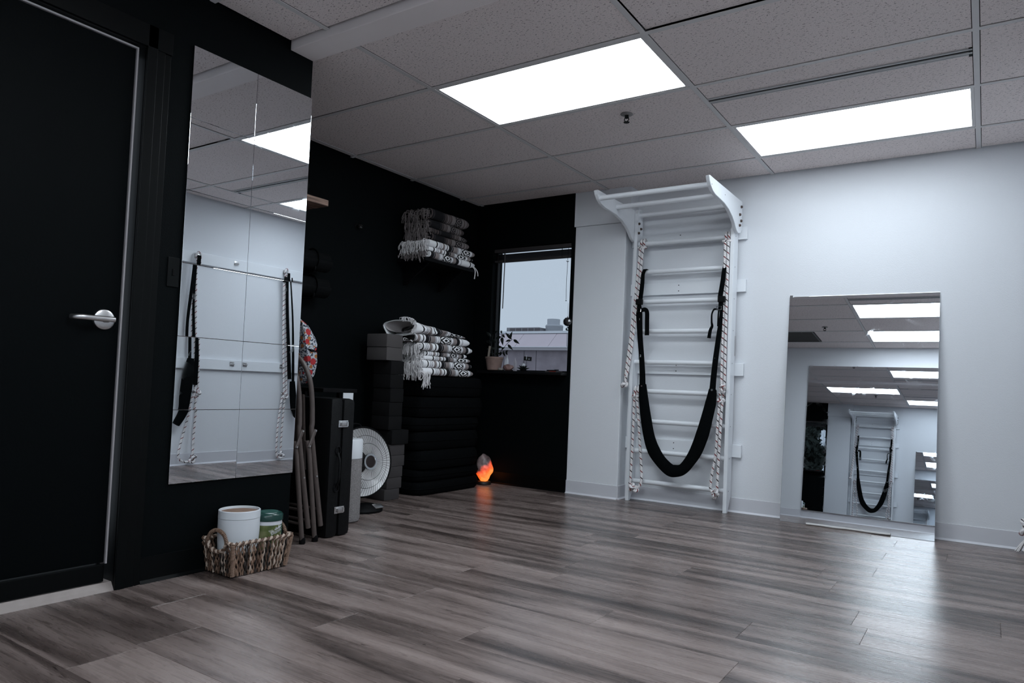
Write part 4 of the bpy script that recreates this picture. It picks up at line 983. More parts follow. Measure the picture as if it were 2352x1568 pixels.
# ------------------------------------------------------------------ foam blocks, bolsters
def build_blocks():
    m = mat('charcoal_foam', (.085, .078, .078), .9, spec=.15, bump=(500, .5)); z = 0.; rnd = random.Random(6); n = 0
    spec = [(.0765, -3.625, -3.452, 3.545, 3.690)]*5 + [(.101, -3.63, -3.445, 3.556, 3.722)] + [(.0965, -3.63, -3.462, 3.535, 3.665)]*5 + [(.0925, -3.675, -3.480, 3.500, 3.656)]*2
    mk = mat('dark_foam', (.009, .009, .0095), .9, spec=.1, bump=(500, .5)); ml_ = mat('grey_foam', (.060, .055, .056), .9, spec=.12, bump=(500, .5))  # middle blocks darkest, lower ones a little darker than the top pair
    words = ['lowest of the tower', 'second from the floor', 'third from the floor', 'fourth from the floor', 'fifth from the floor, top of the thin ones', 'jutting out to the right in mid tower', 'just above the jutting one',
             'second above the jutting one', 'third above the jutting one', 'fourth above the jutting one', 'under the two wide ones', 'lower of the two wide ones on top', 'topmost of the tower']
    offs = [-.030, -.012, -.004, .012, .012]
    for i, (h, x0, x1, y0, y1) in enumerate(spec):
        dy = offs[i] if i < 5 else rnd.uniform(-.006, .006); dx = rnd.uniform(-.005, .005)
        b = nb(); box(b, x0+dx, x1+dx, y0+dy, y1+dy, z+.0005, z+h-.0005, .005)
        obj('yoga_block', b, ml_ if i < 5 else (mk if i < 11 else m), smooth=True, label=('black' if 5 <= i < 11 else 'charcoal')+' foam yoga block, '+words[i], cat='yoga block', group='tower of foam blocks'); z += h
build_blocks()
def build_bolsters():
    m = mat('black_bolster', (.0022, .0026, .0030), .9, spec=.05, bump=(90, .25)); z = 0.
    words = ['on the floor, bottom of the stack', 'second from the floor', 'third from the floor', 'fourth from the floor', 'fifth from the floor', 'sixth from the floor', 'directly under the lower blankets']
    hs = [.095, .090, .140, .140, .100, .155, .155]
    for i, h in enumerate(hs):
        rnd = random.Random(i); x0, x1, y0, y1 = -3.745, -3.41+rnd.uniform(-.015, .015), 3.80+rnd.uniform(-.03, .02), 4.56+rnd.uniform(-.03, .04)
        t = thing('bolster', ((x0+x1)/2, (y0+y1)/2, z), 'flat black bolster cushion, '+words[i], 'bolster', 'stack of black bolsters')
        b = nb(); grid = []; cx, cy, hx, hy = (x0+x1)/2, (y0+y1)/2, (x1-x0)/2, (y1-y0)/2
        for q in range(9):
            a = -PI/2+PI*q/8; zz = z+h/2+math.sin(a)*h/2*.99; k = abs(math.cos(a))**.35 if abs(math.cos(a)) > 1e-6 else 0; row = []
            for j in range(48):
                th = 2*PI*j/48; c_, s_ = math.cos(th), math.sin(th); e = .34
                inset = (1-k)*.05
                row.append(Vector((cx+math.copysign(abs(c_)**e, c_)*(hx-inset-.0), cy+math.copysign(abs(s_)**e, s_)*(hy-inset), zz)))
            grid.append(row)
        V = quad_mesh(b, grid, close_v=True); b.faces.new(V[0][::-1]); b.faces.new(V[-1]); bmesh.ops.recalc_face_normals(b, faces=b.faces)
        obj('cover', b, m, t, True)
        b = nb(); tube(b, [Vector((cx+math.copysign(abs(math.cos(q))**.34, math.cos(q))*(hx+.001), cy+math.copysign(abs(math.sin(q))**.34, math.sin(q))*(hy+.001), z+h/2)) for q in [2*PI*j/64 for j in range(64)]], .004, 6, closed=True); obj('piping', b, m, t, True)
        z += h
    return z
BOLSTER_TOP = build_bolsters()

# ------------------------------------------------------------------ folded blankets
def fringe(bm, x0, x1, y, z0, z1, n, rnd, drop, out=.042):
    for k in range(n):
        x = rnd.uniform(x0, x1); z = rnd.uniform(z0, z1); l = rnd.uniform(.5, 1.15)*drop
        a = rnd.uniform(-1, 1)*.025; o = rnd.uniform(.35, 1)*out
        p0 = Vector((x, y+.012, z)); p1 = Vector((x+a*.4, y-o*.8, z+rnd.uniform(-.006, .008))); p2 = Vector((x+a, y-o, z-l*.5)); p3 = Vector((x+a*1.3, y-o*rnd.uniform(.6, 1.1), z-l))
        tube(bm, smooth_path([p0, p1, p2, p3], 3), rnd.uniform(.0018, .0036), 4, cap=False)
def blanket(name_label, m, fm, x0, x1, y0, y1, z, h, idx, group, drop=.05, nf=80, sag=0., skew=0., seed=0, droop_end=0.):
    """folded blanket: layers fold round the +X face, stripes run across Y"""
    rnd = random.Random(seed)
    t = thing('folded_blanket', ((x0+x1)/2, (y0+y1)/2, z), name_label, 'blanket', group)
    b = nb(); ny = 28; prof = []; r = h/2
    for k in range(9):                        # front bulge
        a = -PI/2+PI*k/8; prof.append((x1-r*.9+math.cos(a)*r*.9, math.sin(a)*r))
    back = x0
    pr = [(back, -r), ((back+x1)/2, -r)]+prof+[((back+x1)/2, r), (back, r)]
    arc = [0.]
    for p, q in zip(pr[:-1], pr[1:]): arc.append(arc[-1]+math.hypot(q[0]-p[0], q[1]-p[1]))
    mid = arc[len(arc)//2]
    rows = []; ph = rnd.uniform(0, 6)
    for i in range(ny+1):
        u = i/ny; y = y0+(y1-y0)*u
        e = min(1, min(u, 1-u)/.035); sq = .80+.20*math.sqrt(e)             # ends slightly crushed
        if 1-u < .12: sq *= .72+.28*math.sqrt((1-u)/.12)
        wob = .005*math.sin(ph+u*7)+.003*math.sin(ph*2+u*17)
        rows.append([Vector((px+wob*(1 if px > back+.05 else 0)+skew*(u-.5), y, z+r+pz*sq*.985-sag*u*u-(0 if pz > 0 else 0))) for px, pz in pr])
    uvf = lambda i, j: (i/ny, arc[min(j, len(arc)-1)]-mid)
    V = quad_mesh(b, rows, uvs=uvf)
    b.faces.new(V[0]); b.faces.new(V[-1][::-1])
    for i in range(ny): b.faces.new((V[i][-1], V[i+1][-1], V[i+1][0], V[i][0]))
    bmesh.ops.recalc_face_normals(b, faces=b.faces)
    o = obj('cloth', b, m, t, True); o.pass_index = idx
    b = nb(); fringe(b, x0+.02, x1-.012, y0, z+h*.15, z+h*.85, nf, rnd, drop); obj('fringe', b, fm, t, True, kind='stuff')
    return t
M_FR_W = mat('fringe_white', (.64, .62, .63), .95, var=(30, .5)); M_FR_D = mat('fringe_grey', (.15, .13, .13), .95, var=(30, .6))
def build_blankets():
    # upper shelf stack, bottom to top
    S = [('striped white blanket with a broad chevron band, at the bottom on the wall shelf', 'blanket_white', .050, 6.5, -3.452, 3.865, 4.40, .0),
         ('thin striped white blanket second from the wall shelf', 'blanket_white', .034, 1.0, -3.462, 3.872, 4.39, .0),
         ('striped white blanket directly under the charcoal ones on the wall shelf', 'blanket_white', .052, .5, -3.458, 3.862, 4.40, .0),
         ('charcoal striped blanket resting on the white ones on the wall shelf', 'blanket_charcoal', .056, 1.0, -3.470, 3.90, 4.34, .0),
         ('thin charcoal striped blanket, third from the top on the wall shelf', 'blanket_charcoal', .040, 15.8, -3.475, 3.895, 4.33, .0),
         ('charcoal striped blanket with a zigzag band, second from the top on the wall shelf', 'blanket_charcoal', .066, 2., -3.480, 3.90, 4.29, .0),
         ('thick charcoal striped blanket on top of the wall shelf stack', 'blanket_charcoal', .080, 1., -3.470, 3.885, 4.33, .0)]
    z = 1.748
    for i, (lb, m, h, idx, x1, y0, y1, sk) in enumerate(S):
        w_ = m == 'blanket_white'
        blanket(lb, m, M_FR_W if w_ and i > 0 else M_FR_D, -3.735, x1, y0, y1, z, h, int(idx), 'blankets on the wall shelf', drop=.045 if i < 3 else .06, nf=70 if i < 3 else 80, seed=i+1); z += h
    # two loose tassel cords at the far corner
    z = BOLSTER_TOP+.002
    S = [('striped white blanket at the bottom of the lower stack with long hanging tassels', .054, 0, -3.395, 3.80, 4.372),
         ('striped white blanket second from the bottom of the lower stack', .056, 1, -3.405, 3.795, 4.355),
         ('thin striped white blanket third from the bottom of the lower stack', .032, 0, -3.412, 3.82, 4.35),
         ('thin striped white blanket in the middle of the lower stack', .036, 2, -3.425, 3.85, 4.32),
         ('plump striped white blanket third from the top of the lower stack', .058, 2, -3.400, 3.775, 4.36)]
    for i, (lb, h, idx, x1, y0, y1) in enumerate(S):
        blanket(lb, 'blanket_white', M_FR_W, -3.735, x1, y0, y1, z, h, idx, 'blankets of the lower stack', drop=.065 if i else .05, nf=110, seed=i+20)
        z += h
    t = blanket('striped white blanket folded into an open loop, second from the top of the lower stack', 'blanket_white', M_FR_W, -3.735, -3.405, 3.72, 4.33, z, .058, 4, 'blankets of the lower stack', drop=.02, nf=10, seed=40)
    b = nb(); yy = 3.714; tube(b, smooth_path([(-3.42, yy, z+.012), (-3.402, yy-.004, z+.03), (-3.42, yy-.004, z+.052), (-3.47, yy, z+.057), (-3.60, yy, z+.05)], 6), .006, 8, flat=(1, .8)); obj('folded_edge', b, mat('blanket_edge', (.55, .55, .57), .95), t, True)
    b = nb(); box(b, -3.62, -3.425, 3.7135, 3.7195, z+.008, z+.046, .002); obj('fold_shade', b, M_DARK, t)  # near-black slab stands in for the shaded hollow of the loop
    z += .058
    # loose top blanket: soft roll over the left end, thinning to the right
    t = thing('folded_blanket', (-3.55, 3.95, z), 'loosely rolled striped white blanket lying crooked on top of the lower stack', 'blanket', 'blankets of the lower stack')
    b = nb(); grid = []; ny = 26; nseg = 26
    for i in range(ny+1):
        u = i/ny; y = 3.675+u*.59; top = .098*(1-u)**1.2+.022; wdt = .15-.02*u; cx = -3.545+.01*u
        row = []
        for j in range(nseg):
            a = 2*PI*j/nseg; c_, s_ = math.cos(a), math.sin(a)
            lump = 1+.05*math.sin(3*a+u*9)+.04*math.sin(5*a-u*21)
            row.append(Vector((cx+math.copysign(abs(c_)**.7, c_)*wdt*lump, y, z-.024*(1-u)**3+.001+top/2*(1+math.copysign(abs(s_)**.8, s_)*lump*.97))))
        grid.append(row)
    V = quad_mesh(b, grid, uvs=lambda i, j: (i/ny, j/nseg*.42-.21), close_v=True)
    b.faces.new(V[-1]); bmesh.ops.recalc_face_normals(b, faces=b.faces)
    o = obj('cloth', b, 'blanket_white', t, True); o.pass_index = 0
    so = o.modifiers.new('cloth_thickness', 'SOLIDIFY'); so.thickness = .006; so.offset = -1
    b = nb(); grid = []
    for i in range(9):
        u = i/8; row = []
        for j in range(20):
            a = 2*PI*j/20; k = .96-.35*u
            row.append(Vector((-3.545+.14*k*math.cos(a), 3.682+.11*u, z+.050+.046*k*math.sin(a)-.02*u)))
        grid.append(row)
    quad_mesh(b, grid, close_v=True); obj('inner_roll', b, mat('blanket_inner', (.42, .395, .39), .95), t, True)
    b = nb(); rnd = random.Random(9)
    for k in range(90):
        a = rnd.uniform(-.7, 1.9); p = Vector((-3.50+.12*math.cos(a), 3.685, z+.06+.055*math.sin(a))); tube(b, [p, p+Vector((rnd.uniform(-.01, .01), -.012, -.004)), p+Vector((rnd.uniform(-.015, .015), -.014, -rnd.uniform(.012, .035)))], .0016, 4, cap=False)
    obj('fringe', b, M_FR_W, t, True, kind='stuff')
    # long tassel bundle hanging from the bottom blanket's corner
    b = nb(); rnd = random.Random(3)
    for k in range(34):
        x = -3.42+rnd.uniform(-.035, .012); y = 3.79+rnd.uniform(-.006, .05); q = Vector((x, y, BOLSTER_TOP+.03)); l = rnd.uniform(.04, .115)
        e = Vector((-3.385+rnd.uniform(-.01, .012), y+rnd.uniform(-.02, .015), BOLSTER_TOP+.012))
        tube(b, smooth_path([q, e, e+Vector((rnd.uniform(-.004, .008), rnd.uniform(-.012, .012), -l*.5)), e+Vector((rnd.uniform(-.004, .01), rnd.uniform(-.018, .018), -l))], 3), .0024, 5, cap=False)
    par = [o for o in bpy.data.objects if o.get('label', '').startswith('striped white blanket at the bottom of the lower')][0]
    obj('tassel', b, M_FR_W, par, True, kind='stuff')
    b = nb()
    for dx, l in ((0, .10), (.02, .07)):
        tube(b, smooth_path([(-3.462, 4.385+dx, 1.765), (-3.448, 4.40+dx, 1.745), (-3.443, 4.405+dx*1.6, 1.72), (-3.446, 4.402+dx*2.2, 1.765-l)], 4), .004, 6)
    par = [o for o in bpy.data.objects if 'at the bottom on the wall shelf' in o.get('label', '')][0]
    obj('tassel', b, M_FR_W, par, True)
build_blankets()

# ------------------------------------------------------------------ shelves, rolled mats, knob
def build_shelves():
    t = thing('wall_shelf', (XB, 4.1, 1.725), 'black wall shelf under the upper stack of blankets', 'shelf')
    b = nb(); box(b, XB+.001, -3.470, 3.84, 4.43, 1.722, 1.746, .002); obj('board', b, M_PLASTIC, t)
    for y in (3.93, 4.33):
        b = nb(); prism(b, [(XB+.001, 1.722), (-3.52, 1.722), (-3.52, 1.712), (XB+.02, 1.56), (XB+.001, 1.56)], 'Y', y-.008, y+.008); obj('shelf_bracket', b, M_PLASTIC, t)
    k = NB('shelf_wood'); tc = k.n('ShaderNodeTexCoord'); mp = k.n('ShaderNodeMapping'); mp.inputs['Scale'].default_value = (60, 6, 160); k.l(tc.outputs['Object'], mp.inputs['Vector'])
    nz = k.n('ShaderNodeTexNoise'); nz.inputs['Scale'].default_value = 1; nz.inputs['Detail'].default_value = 4; k.l(mp.outputs[0], nz.inputs['Vector'])
    k.l(k.ramp(nz.outputs['Fac'], [(.35, (.09, .05, .035)), (.65, (.36, .235, .18))], 'LINEAR'), k.b.inputs['Base Color']); k.b.inputs['Roughness'].default_value = .6
    t = thing('mat_shelf', (XB, 2.6, 1.92), 'rough brown wooden shelf end jutting past the mirror wall', 'shelf')
    b = nb(); box(b, XB+.001, -3.55, 2.20, 2.992, 1.922, 1.962, .002); obj('board', b, 'shelf_wood', t)
    b = nb(); prism(b, [(XB+.001, 1.922), (-3.60, 1.922), (XB+.001, 1.80)], 'Y', 2.60, 2.62); obj('shelf_bracket', b, M_PLASTIC, t)
    mm = mat('black_mat', (.003, .0035, .004), .85, spec=.1, bump=(300, .4))
    def rolled(y0, y1, x, z, r, label):
        t = thing('rolled_mat', (x, (y0+y1)/2, z-r), label, 'yoga mat', 'rolled black mats')
        b = nb(); pts = []
        n = 90; grid0, grid1 = [], []
        for i in range(n+1):
            a = 2*PI*4*i/n; rr = r*(.22+.78*i/n); grid0.append(Vector((x+rr*math.cos(a), y0, z+rr*math.sin(a)))); grid1.append(Vector((x+rr*math.cos(a), y1, z+rr*math.sin(a))))
        quad_mesh(b, [grid0, grid1]); o = obj('roll', b, mm, t, True); so = o.modifiers.new('mat_thickness', 'SOLIDIFY'); so.thickness = .005; so.offset = -1
        for y in (y0+.12, y1-.12):
            b = nb(); tube(b, [(x+(r+.001)*math.cos(a), y, z+(r+.001)*math.sin(a)) for a in [2*PI*k/32 for k in range(32)]], .0022, 6, closed=True, flat=(1, 3)); obj('band', b, M_BLACKCLOTH, t, True)
    rolled(2.24, 2.86, -3.645, 2.034, .072, 'rolled black mat on the brown wooden shelf')
    t = thing('mat_rack', (XB, 2.8, 1.3), 'black wall rack carrying rolled mats in the dark alcove', 'rack')
    for y in (2.45, 2.95):
        b = nb(); box(b, XB+.001, XB+.016, y-.012, y+.012, 1.30, 1.75); obj('rail', b, M_PLASTIC, t)
        for z in (1.335, 1.505):
            b = nb(); tube(b, smooth_path([(XB+.01, y, z), (XB+.08, y, z-.004), (XB+.155, y, z), (XB+.168, y, z+.03)], 4), .006, 8); obj('arm', b, M_PLASTIC, t, True)
    rolled(2.33, 3.10, -3.672, 1.585, .070, 'rolled black mat on the upper arms of the wall rack')
    rolled(2.33, 3.10, -3.672, 1.415, .070, 'rolled black mat on the lower arms of the wall rack')
    t = thing('coat_knob', (XB, 3.37, 1.88), 'small glossy black knob on the alcove wall', 'knob')
    b = nb(); lathe(b, [(.016, .001), (.012, .006), (.010, .014), (.02, .022), (.021, .032), (.014, .042), (.001, .044)], (XB, 3.435, 1.905), 20, 'X'); obj('knob', b, mat('gloss_black', (.006, .006, .006), .08), t, True)
    b = nb(); lathe(b, [(.024, .0005), (.024, .002), (.02, .003)], (XB, 3.435, 1.905), 20, 'X'); obj('back_plate', b, M_PLASTIC, t, True)
build_shelves()

# ------------------------------------------------------------------ window, blind, sill things
def build_window():
    w_ = thing('window_1', ((WX0+WX1)/2, 4.93, WZ0), 'square alcove window in a black frame with a raised blind', 'window', kind='structure')
    mf = mat('window_frame_black', (.004, .004, .0045), .5, spec=.2); Y0, Y1 = 4.872, 4.905; f = .014
    b = nb(); box(b, WX0, WX1, Y0, Y1, WZ0, WZ0+f); box(b, WX0, WX1, Y0, Y1, WZ1-f, WZ1); box(b, WX0, WX0+f, Y0, Y1, WZ0, WZ1); box(b, WX1-.010, WX1, Y0, Y1, WZ0, WZ1)
    obj('window_frame', b, mf, w_)
    g = bpy.data.materials.new('window_glass'); g.use_nodes = True; nt = g.node_tree; nt.nodes.remove(nt.nodes['Principled BSDF'])
    tr = nt.nodes.new('ShaderNodeBsdfTransparent'); gl = nt.nodes.new('ShaderNodeBsdfGlossy'); gl.inputs['Roughness'].default_value = .02; mx = nt.nodes.new('ShaderNodeMixShader'); fr = nt.nodes.new('ShaderNodeFresnel'); fr.inputs[0].default_value = 1.25
    tr.inputs[0].default_value = (.93, .95, .97, 1)
    nt.links.new(fr.outputs[0], mx.inputs[0]); nt.links.new(tr.outputs[0], mx.inputs[1]); nt.links.new(gl.outputs[0], mx.inputs[2]); nt.links.new(mx.outputs[0], nt.nodes['Material Output'].inputs[0])
    b = nb(); box(b, WX0+f, WX1-.010, 4.886, 4.890, WZ0+f, WZ1-f); obj('pane', b, g, w_)
    b = nb(); box(b, WX0-.05, WX1+.006, YP-.10, YP-.0005, WZ0-.022, WZ0-.001, .003); obj('window_sill', b, mf, w_)
    b = nb(); box(b, WX0+.002, WX1-.002, YP+.005, 4.872, WZ0-.0005, WZ0+.002); obj('sill_strip', b, mat('sill_grey', (.02, .02, .022), .25), w_)
    t = thing('window_blind', ((WX0+WX1)/2, 4.85, 1.88), 'raised dark slatted blind at the top of the window', 'blind')
    ms = mat('blind_slate', (.012, .011, .012), .5); mr = mat('blind_rail', (.03, .026, .027), .55)
    b = nb(); box(b, WX0+.008, WX1-.008, 4.820, 4.868, 1.958, 1.988, .003); obj('head_rail', b, mr, t)
    for i in range(7):
        z = 1.900+i*.0068; b = nb(); prism(b, [(4.822, z), (4.844, z+.0022), (4.868, z), (4.868, z-.0012), (4.844, z+.001), (4.822, z-.0012)], 'X', WX0+.012, WX1-.012); obj('slat', b, ms, t)
    b = nb(); box(b, WX0+.012, WX1-.012, 4.824, 4.866, 1.876, 1.892, .003); obj('bottom_rail', b, mr, t)
    for x in (WX0+.05, WX0+.11, WX1-.09): 
        b = nb(); cyl(b, (x, 4.823, 1.876), (x, 4.823, 1.965), .0025, 6); obj('ladder_cord', b, M_PLASTIC, t)
    b = nb(); cyl(b, (WX0+.128, 4.812, 1.95), (WX0+.126, 4.810, 1.475), .0042, 8); obj('tilt_wand', b, mat('wand_grey', (.06, .055, .055), .4), t, True)
    b = nb(); xx = WX1-.022
    tube(b, smooth_path([(xx, 4.808, 1.95), (xx-.003, 4.806, 1.83), (xx-.006, 4.806, 1.68), (xx-.004, 4.806, 1.53)], 5), .0016, 6); obj('pull_cord', b, M_PLASTIC, t)
    b = nb(); tube(b, [(xx-.014, 4.806, 1.842), (xx-.004, 4.804, 1.834), (xx+.008, 4.806, 1.838)], .0026, 6); obj('cord_knot', b, M_PLASTIC, t)
    b = nb(); icos(b, (xx-.004, 4.806, 1.522), .005, 1); obj('cord_end', b, M_PLASTIC, t)
    # glass ball hung in the window
    t = thing('window_ornament', (-2.815, 4.806, 1.32), 'faceted dark glass ball hanging in the window corner', 'ornament')
    b = nb(); icos(b, (-2.806, 4.808, 1.352), .036, 2); obj('ball', b, mat('ball_glass', (.02, .02, .022), .06, spec=.9), t)
    b = nb(); cyl(b, (-2.806, 4.808, 1.386), (-2.806, 4.808, 1.50), .0008, 5); obj('thread', b, M_PLASTIC, t)
    b = nb(); lathe(b, [(.006, 1.386), (.004, 1.394), (.001, 1.396)], (-2.806, 4.808, 0), 10); obj('cap', b, M_METAL, t)
build_window()

def build_sill_things():
    zs = WZ0+.003
    # potted plant
    c = Vector((-3.535, 4.79, zs-.003)); t = thing('potted_plant', c, 'small leafy plant in a terracotta pot on the window sill', 'plant')
    c.y = 4.80
    mp_ = mat('terracotta', (.20, .135, .115), .8, var=(30, .25))
    b = nb(); lathe(b, [(.052, zs), (.058, zs+.004), (.074, zs+.095), (.077, zs+.096), (.077, zs+.112), (.070, zs+.112), (.068, zs+.10)], (c.x+.015, c.y, 0), 32); obj('pot', b, mp_, t, True)
    b = nb(); lathe(b, [(.069, zs+.098), (.001, zs+.104)], (c.x+.015, c.y, 0), 20); obj('soil', b, M_DARK, t)
    ml = mat('leaf_dark', (.006, .009, .008), .5, spec=.3); rnd = random.Random(2)
    def leaf(base, tip, wdt):
        base, tip = Vector(base), Vector(tip); d = tip-base; L_ = d.length; d.normalize()
        sd = d.cross(Vector((.25, -1, .15))).normalized(); nn = sd.cross(d)
        V = []; n = 6
        b = nb()
        for i in range(n+1):
            u = i/n; ww = wdt*math.sin(PI*min(1, u**.8))*(1-.15*u); cpt = base+d*L_*u+nn*(.006*math.sin(PI*u))
            V.append([cpt-sd*ww+nn*.002, cpt, cpt+sd*ww+nn*.002])
        quad_mesh(b, V); o = obj('leaf', b, ml, t, True); so = o.modifiers.new('leaf_thickness', 'SOLIDIFY'); so.thickness = .0012
    def pz(px, pz_, y=4.80): return (-3.53+(px+3.53)*1.28, y, 1.05+(pz_-1.05)*1.05)
    stems = [[(-3.52, 1.05), (-3.50, 1.14), (-3.475, 1.21), (-3.47, 1.27)], [(-3.515, 1.05), (-3.46, 1.12), (-3.42, 1.17), (-3.385, 1.20)], [(-3.53, 1.05), (-3.55, 1.15), (-3.54, 1.24)], [(-3.51, 1.05), (-3.46, 1.09), (-3.43, 1.10)]]
    for s_ in stems:
        b = nb(); tube(b, smooth_path([pz(*q) for q in s_], 5), .0022, 6); obj('stem', b, ml, t, True)
    LV = [((-3.385, 1.20), (-3.335, 1.165), .013), ((-3.39, 1.20), (-3.372, 1.262), .012), ((-3.395, 1.20), (-3.445, 1.255), .013), ((-3.40, 1.195), (-3.43, 1.18), .010), ((-3.42, 1.16), (-3.375, 1.115), .012), ((-3.47, 1.25), (-3.465, 1.275), .008),
          ((-3.47, 1.22), (-3.51, 1.205), .014), ((-3.47, 1.24), (-3.455, 1.215), .012), ((-3.475, 1.22), (-3.455, 1.15), .014), ((-3.54, 1.24), (-3.49, 1.268), .012), ((-3.54, 1.22), (-3.58, 1.26), .014), ((-3.545, 1.20), (-3.50, 1.17), .014),
          ((-3.55, 1.17), (-3.60, 1.19), .014), ((-3.50, 1.14), (-3.455, 1.135), .012), ((-3.50, 1.13), (-3.54, 1.12), .013), ((-3.46, 1.12), (-3.425, 1.135), .010), ((-3.46, 1.10), (-3.49, 1.07), .012), ((-3.43, 1.10), (-3.405, 1.072), .010), ((-3.44, 1.10), (-3.415, 1.112), .009), ((-3.52, 1.08), (-3.48, 1.09), .012), ((-3.53, 1.09), (-3.57, 1.075), .013), ((-3.45, 1.11), (-3.445, 1.065), .010), ((-3.54, 1.13), (-3.575, 1.12), .013)]
    for (a, e, w_) in LV: leaf(pz(*a, 4.80+rnd.uniform(-.025, .02)), pz(*e, 4.80+rnd.uniform(-.03, .02)), w_)
    b = nb(); q = Matrix.Rotation(.12, 3, 'Y'); box(b, -.010, .010, -.001, .001, 0, .09)
    for v in b.verts: v.co = q @ v.co + Vector((-3.556, 4.765, 1.06))
    obj('plant_tag', b, mat('tag_cream', (.30, .26, .22), .7), t)
    # crystals
    def crystal(x, y, h, r, m, label, lean=0.):
        b = nb(); V0 = [b.verts.new((x+r*math.cos(a), y+r*math.sin(a), zs)) for a in [2*PI*k/6 for k in range(6)]]
        V1 = [b.verts.new((x+lean*.6+r*.85*math.cos(a), y+r*.85*math.sin(a), zs+h*.62)) for a in [2*PI*k/6+.1 for k in range(6)]]
        tp = b.verts.new((x+lean, y, zs+h)); b.faces.new(V0[::-1])
        for k in range(6):
            j = (k+1) % 6; b.faces.new((V0[k], V0[j], V1[j], V1[k])); b.faces.new((V1[k], V1[j], tp))
        obj('crystal_point', b, m, label=label, cat='crystal', group='pale crystal points on the window sill')
    mc = mat('clear_quartz', (.55, .57, .62), .15, spec=.6)
    crystal(-3.418, 4.835, .135, .022, mc, 'taller pale quartz point beside the terracotta pot', .004)
    crystal(-3.335, 4.845, .112, .018, mat('smoky_quartz', (.34, .33, .37), .2, spec=.6), 'shorter pale quartz point left of the dark succulent', -.003)
    b = nb(); icos(b, (-3.372, 4.80, zs+.026), .042, 2, (1.15, .8, .72), .13, 3); 
    for v in b.verts: v.co.z = max(v.co.z, zs)
    obj('rose_stone', b, mat('rose_quartz', (.19, .11, .10), .5, var=(40, .4)), label='lumpy rose coloured stone in front of the crystal points', cat='stone')
    b = nb(); icos(b, (-3.442, 4.788, zs+.010), .022, 2, (1.2, .8, .6), .14, 5)
    for v in b.verts: v.co.z = max(v.co.z, zs)
    obj('pebble', b, mat('pebble_grey', (.22, .20, .19), .5, var=(60, .4)), label='small grey pebble at the foot of the terracotta pot', cat='stone')
    # succulent with a clip card
    t = thing('succulent', (-3.245, 4.83, zs), 'dark spiky succulent with a pale centre on the window sill', 'plant')
    b = nb(); lathe(b, [(.022, zs), (.026, zs+.012), (.024, zs+.016)], (-3.245, 4.83, 0), 20); obj('dish', b, M_PLASTIC, t, True)
    for k in range(22):
        a = 2*PI*k/11+(.3 if k > 10 else 0); el = .25 if k <= 10 else .75
        d = Vector((math.cos(a)*math.cos(el), math.sin(a)*math.cos(el), math.sin(el))); p = Vector((-3.245, 4.83, zs+.014))
        b = nb(); tube(b, [p, p+d*.024, p+d*(.055 if k <= 10 else .048)], [.005, .0065, .0008], 6); obj('leaf', b, ml, t, True)
    b = nb(); icos(b, (-3.245, 4.83, zs+.05), .016, 2, (1, 1, .9), .08, 4); obj('bud', b, mc, t)
    t = thing('card_holder', (-3.235, 4.858, zs), 'small dark card on a thin wire stand behind the succulent', 'card holder')
    b = nb(); cyl(b, (-3.235, 4.862, zs), (-3.235, 4.862, zs+.10), .0012, 6); obj('wire', b, M_PLASTIC, t)
    b = nb(); box(b, -.038, .038, -.001, .001, -.017, .017); q = Matrix.Rotation(.07, 3, 'Y')
    for v in b.verts: v.co = q @ v.co + Vector((-3.222, 4.858, zs+.104))
    obj('card', b, mat('card_dark', (.006, .007, .008), .6), t)
    b = nb(); box(b, -3.236, -3.231, 4.8555, 4.8565, zs+.098, zs+.135); box(b, -3.213, -3.203, 4.8555, 4.8565, zs+.098, zs+.104); obj('mark', b, mat('mark_pale', (.45, .47, .5), .6), t, kind='stuff')
    # incense tray and matches
    t = thing('incense_tray', (-2.96, 4.84, zs), 'narrow dark incense tray with a red end on the sill', 'tray')
    b = nb(); box(b, -3.03, -2.885, 4.825, 4.855, zs, zs+.006, .001); obj('tray', b, mat('tray_dark', (.05, .045, .045), .3), t)
    b = nb(); box(b, -2.985, -2.925, 4.815, 4.822, zs, zs+.008, .001); obj('matchbox', b, mat('match_red', (.12, .012, .006), .5), t)
    b = nb(); cyl(b, (-3.02, 4.838, zs+.012), (-2.93, 4.838, zs+.013), .004, 8); obj('incense_cone_holder', b, M_PLASTIC, t)
    for k in range(4):
        b = nb(); lathe(b, [(.005, zs+.010), (.005, zs+.016), (.001, zs+.022)], (-2.945+k*.010, 4.84, 0), 8); obj('incense_cone', b, M_PLASTIC, t)
_before = set(bpy.data.objects)
build_sill_things()
for _o in set(bpy.data.objects)-_before:
    if _o.parent is None: _o.location += Vector((.052, -.052, 0))

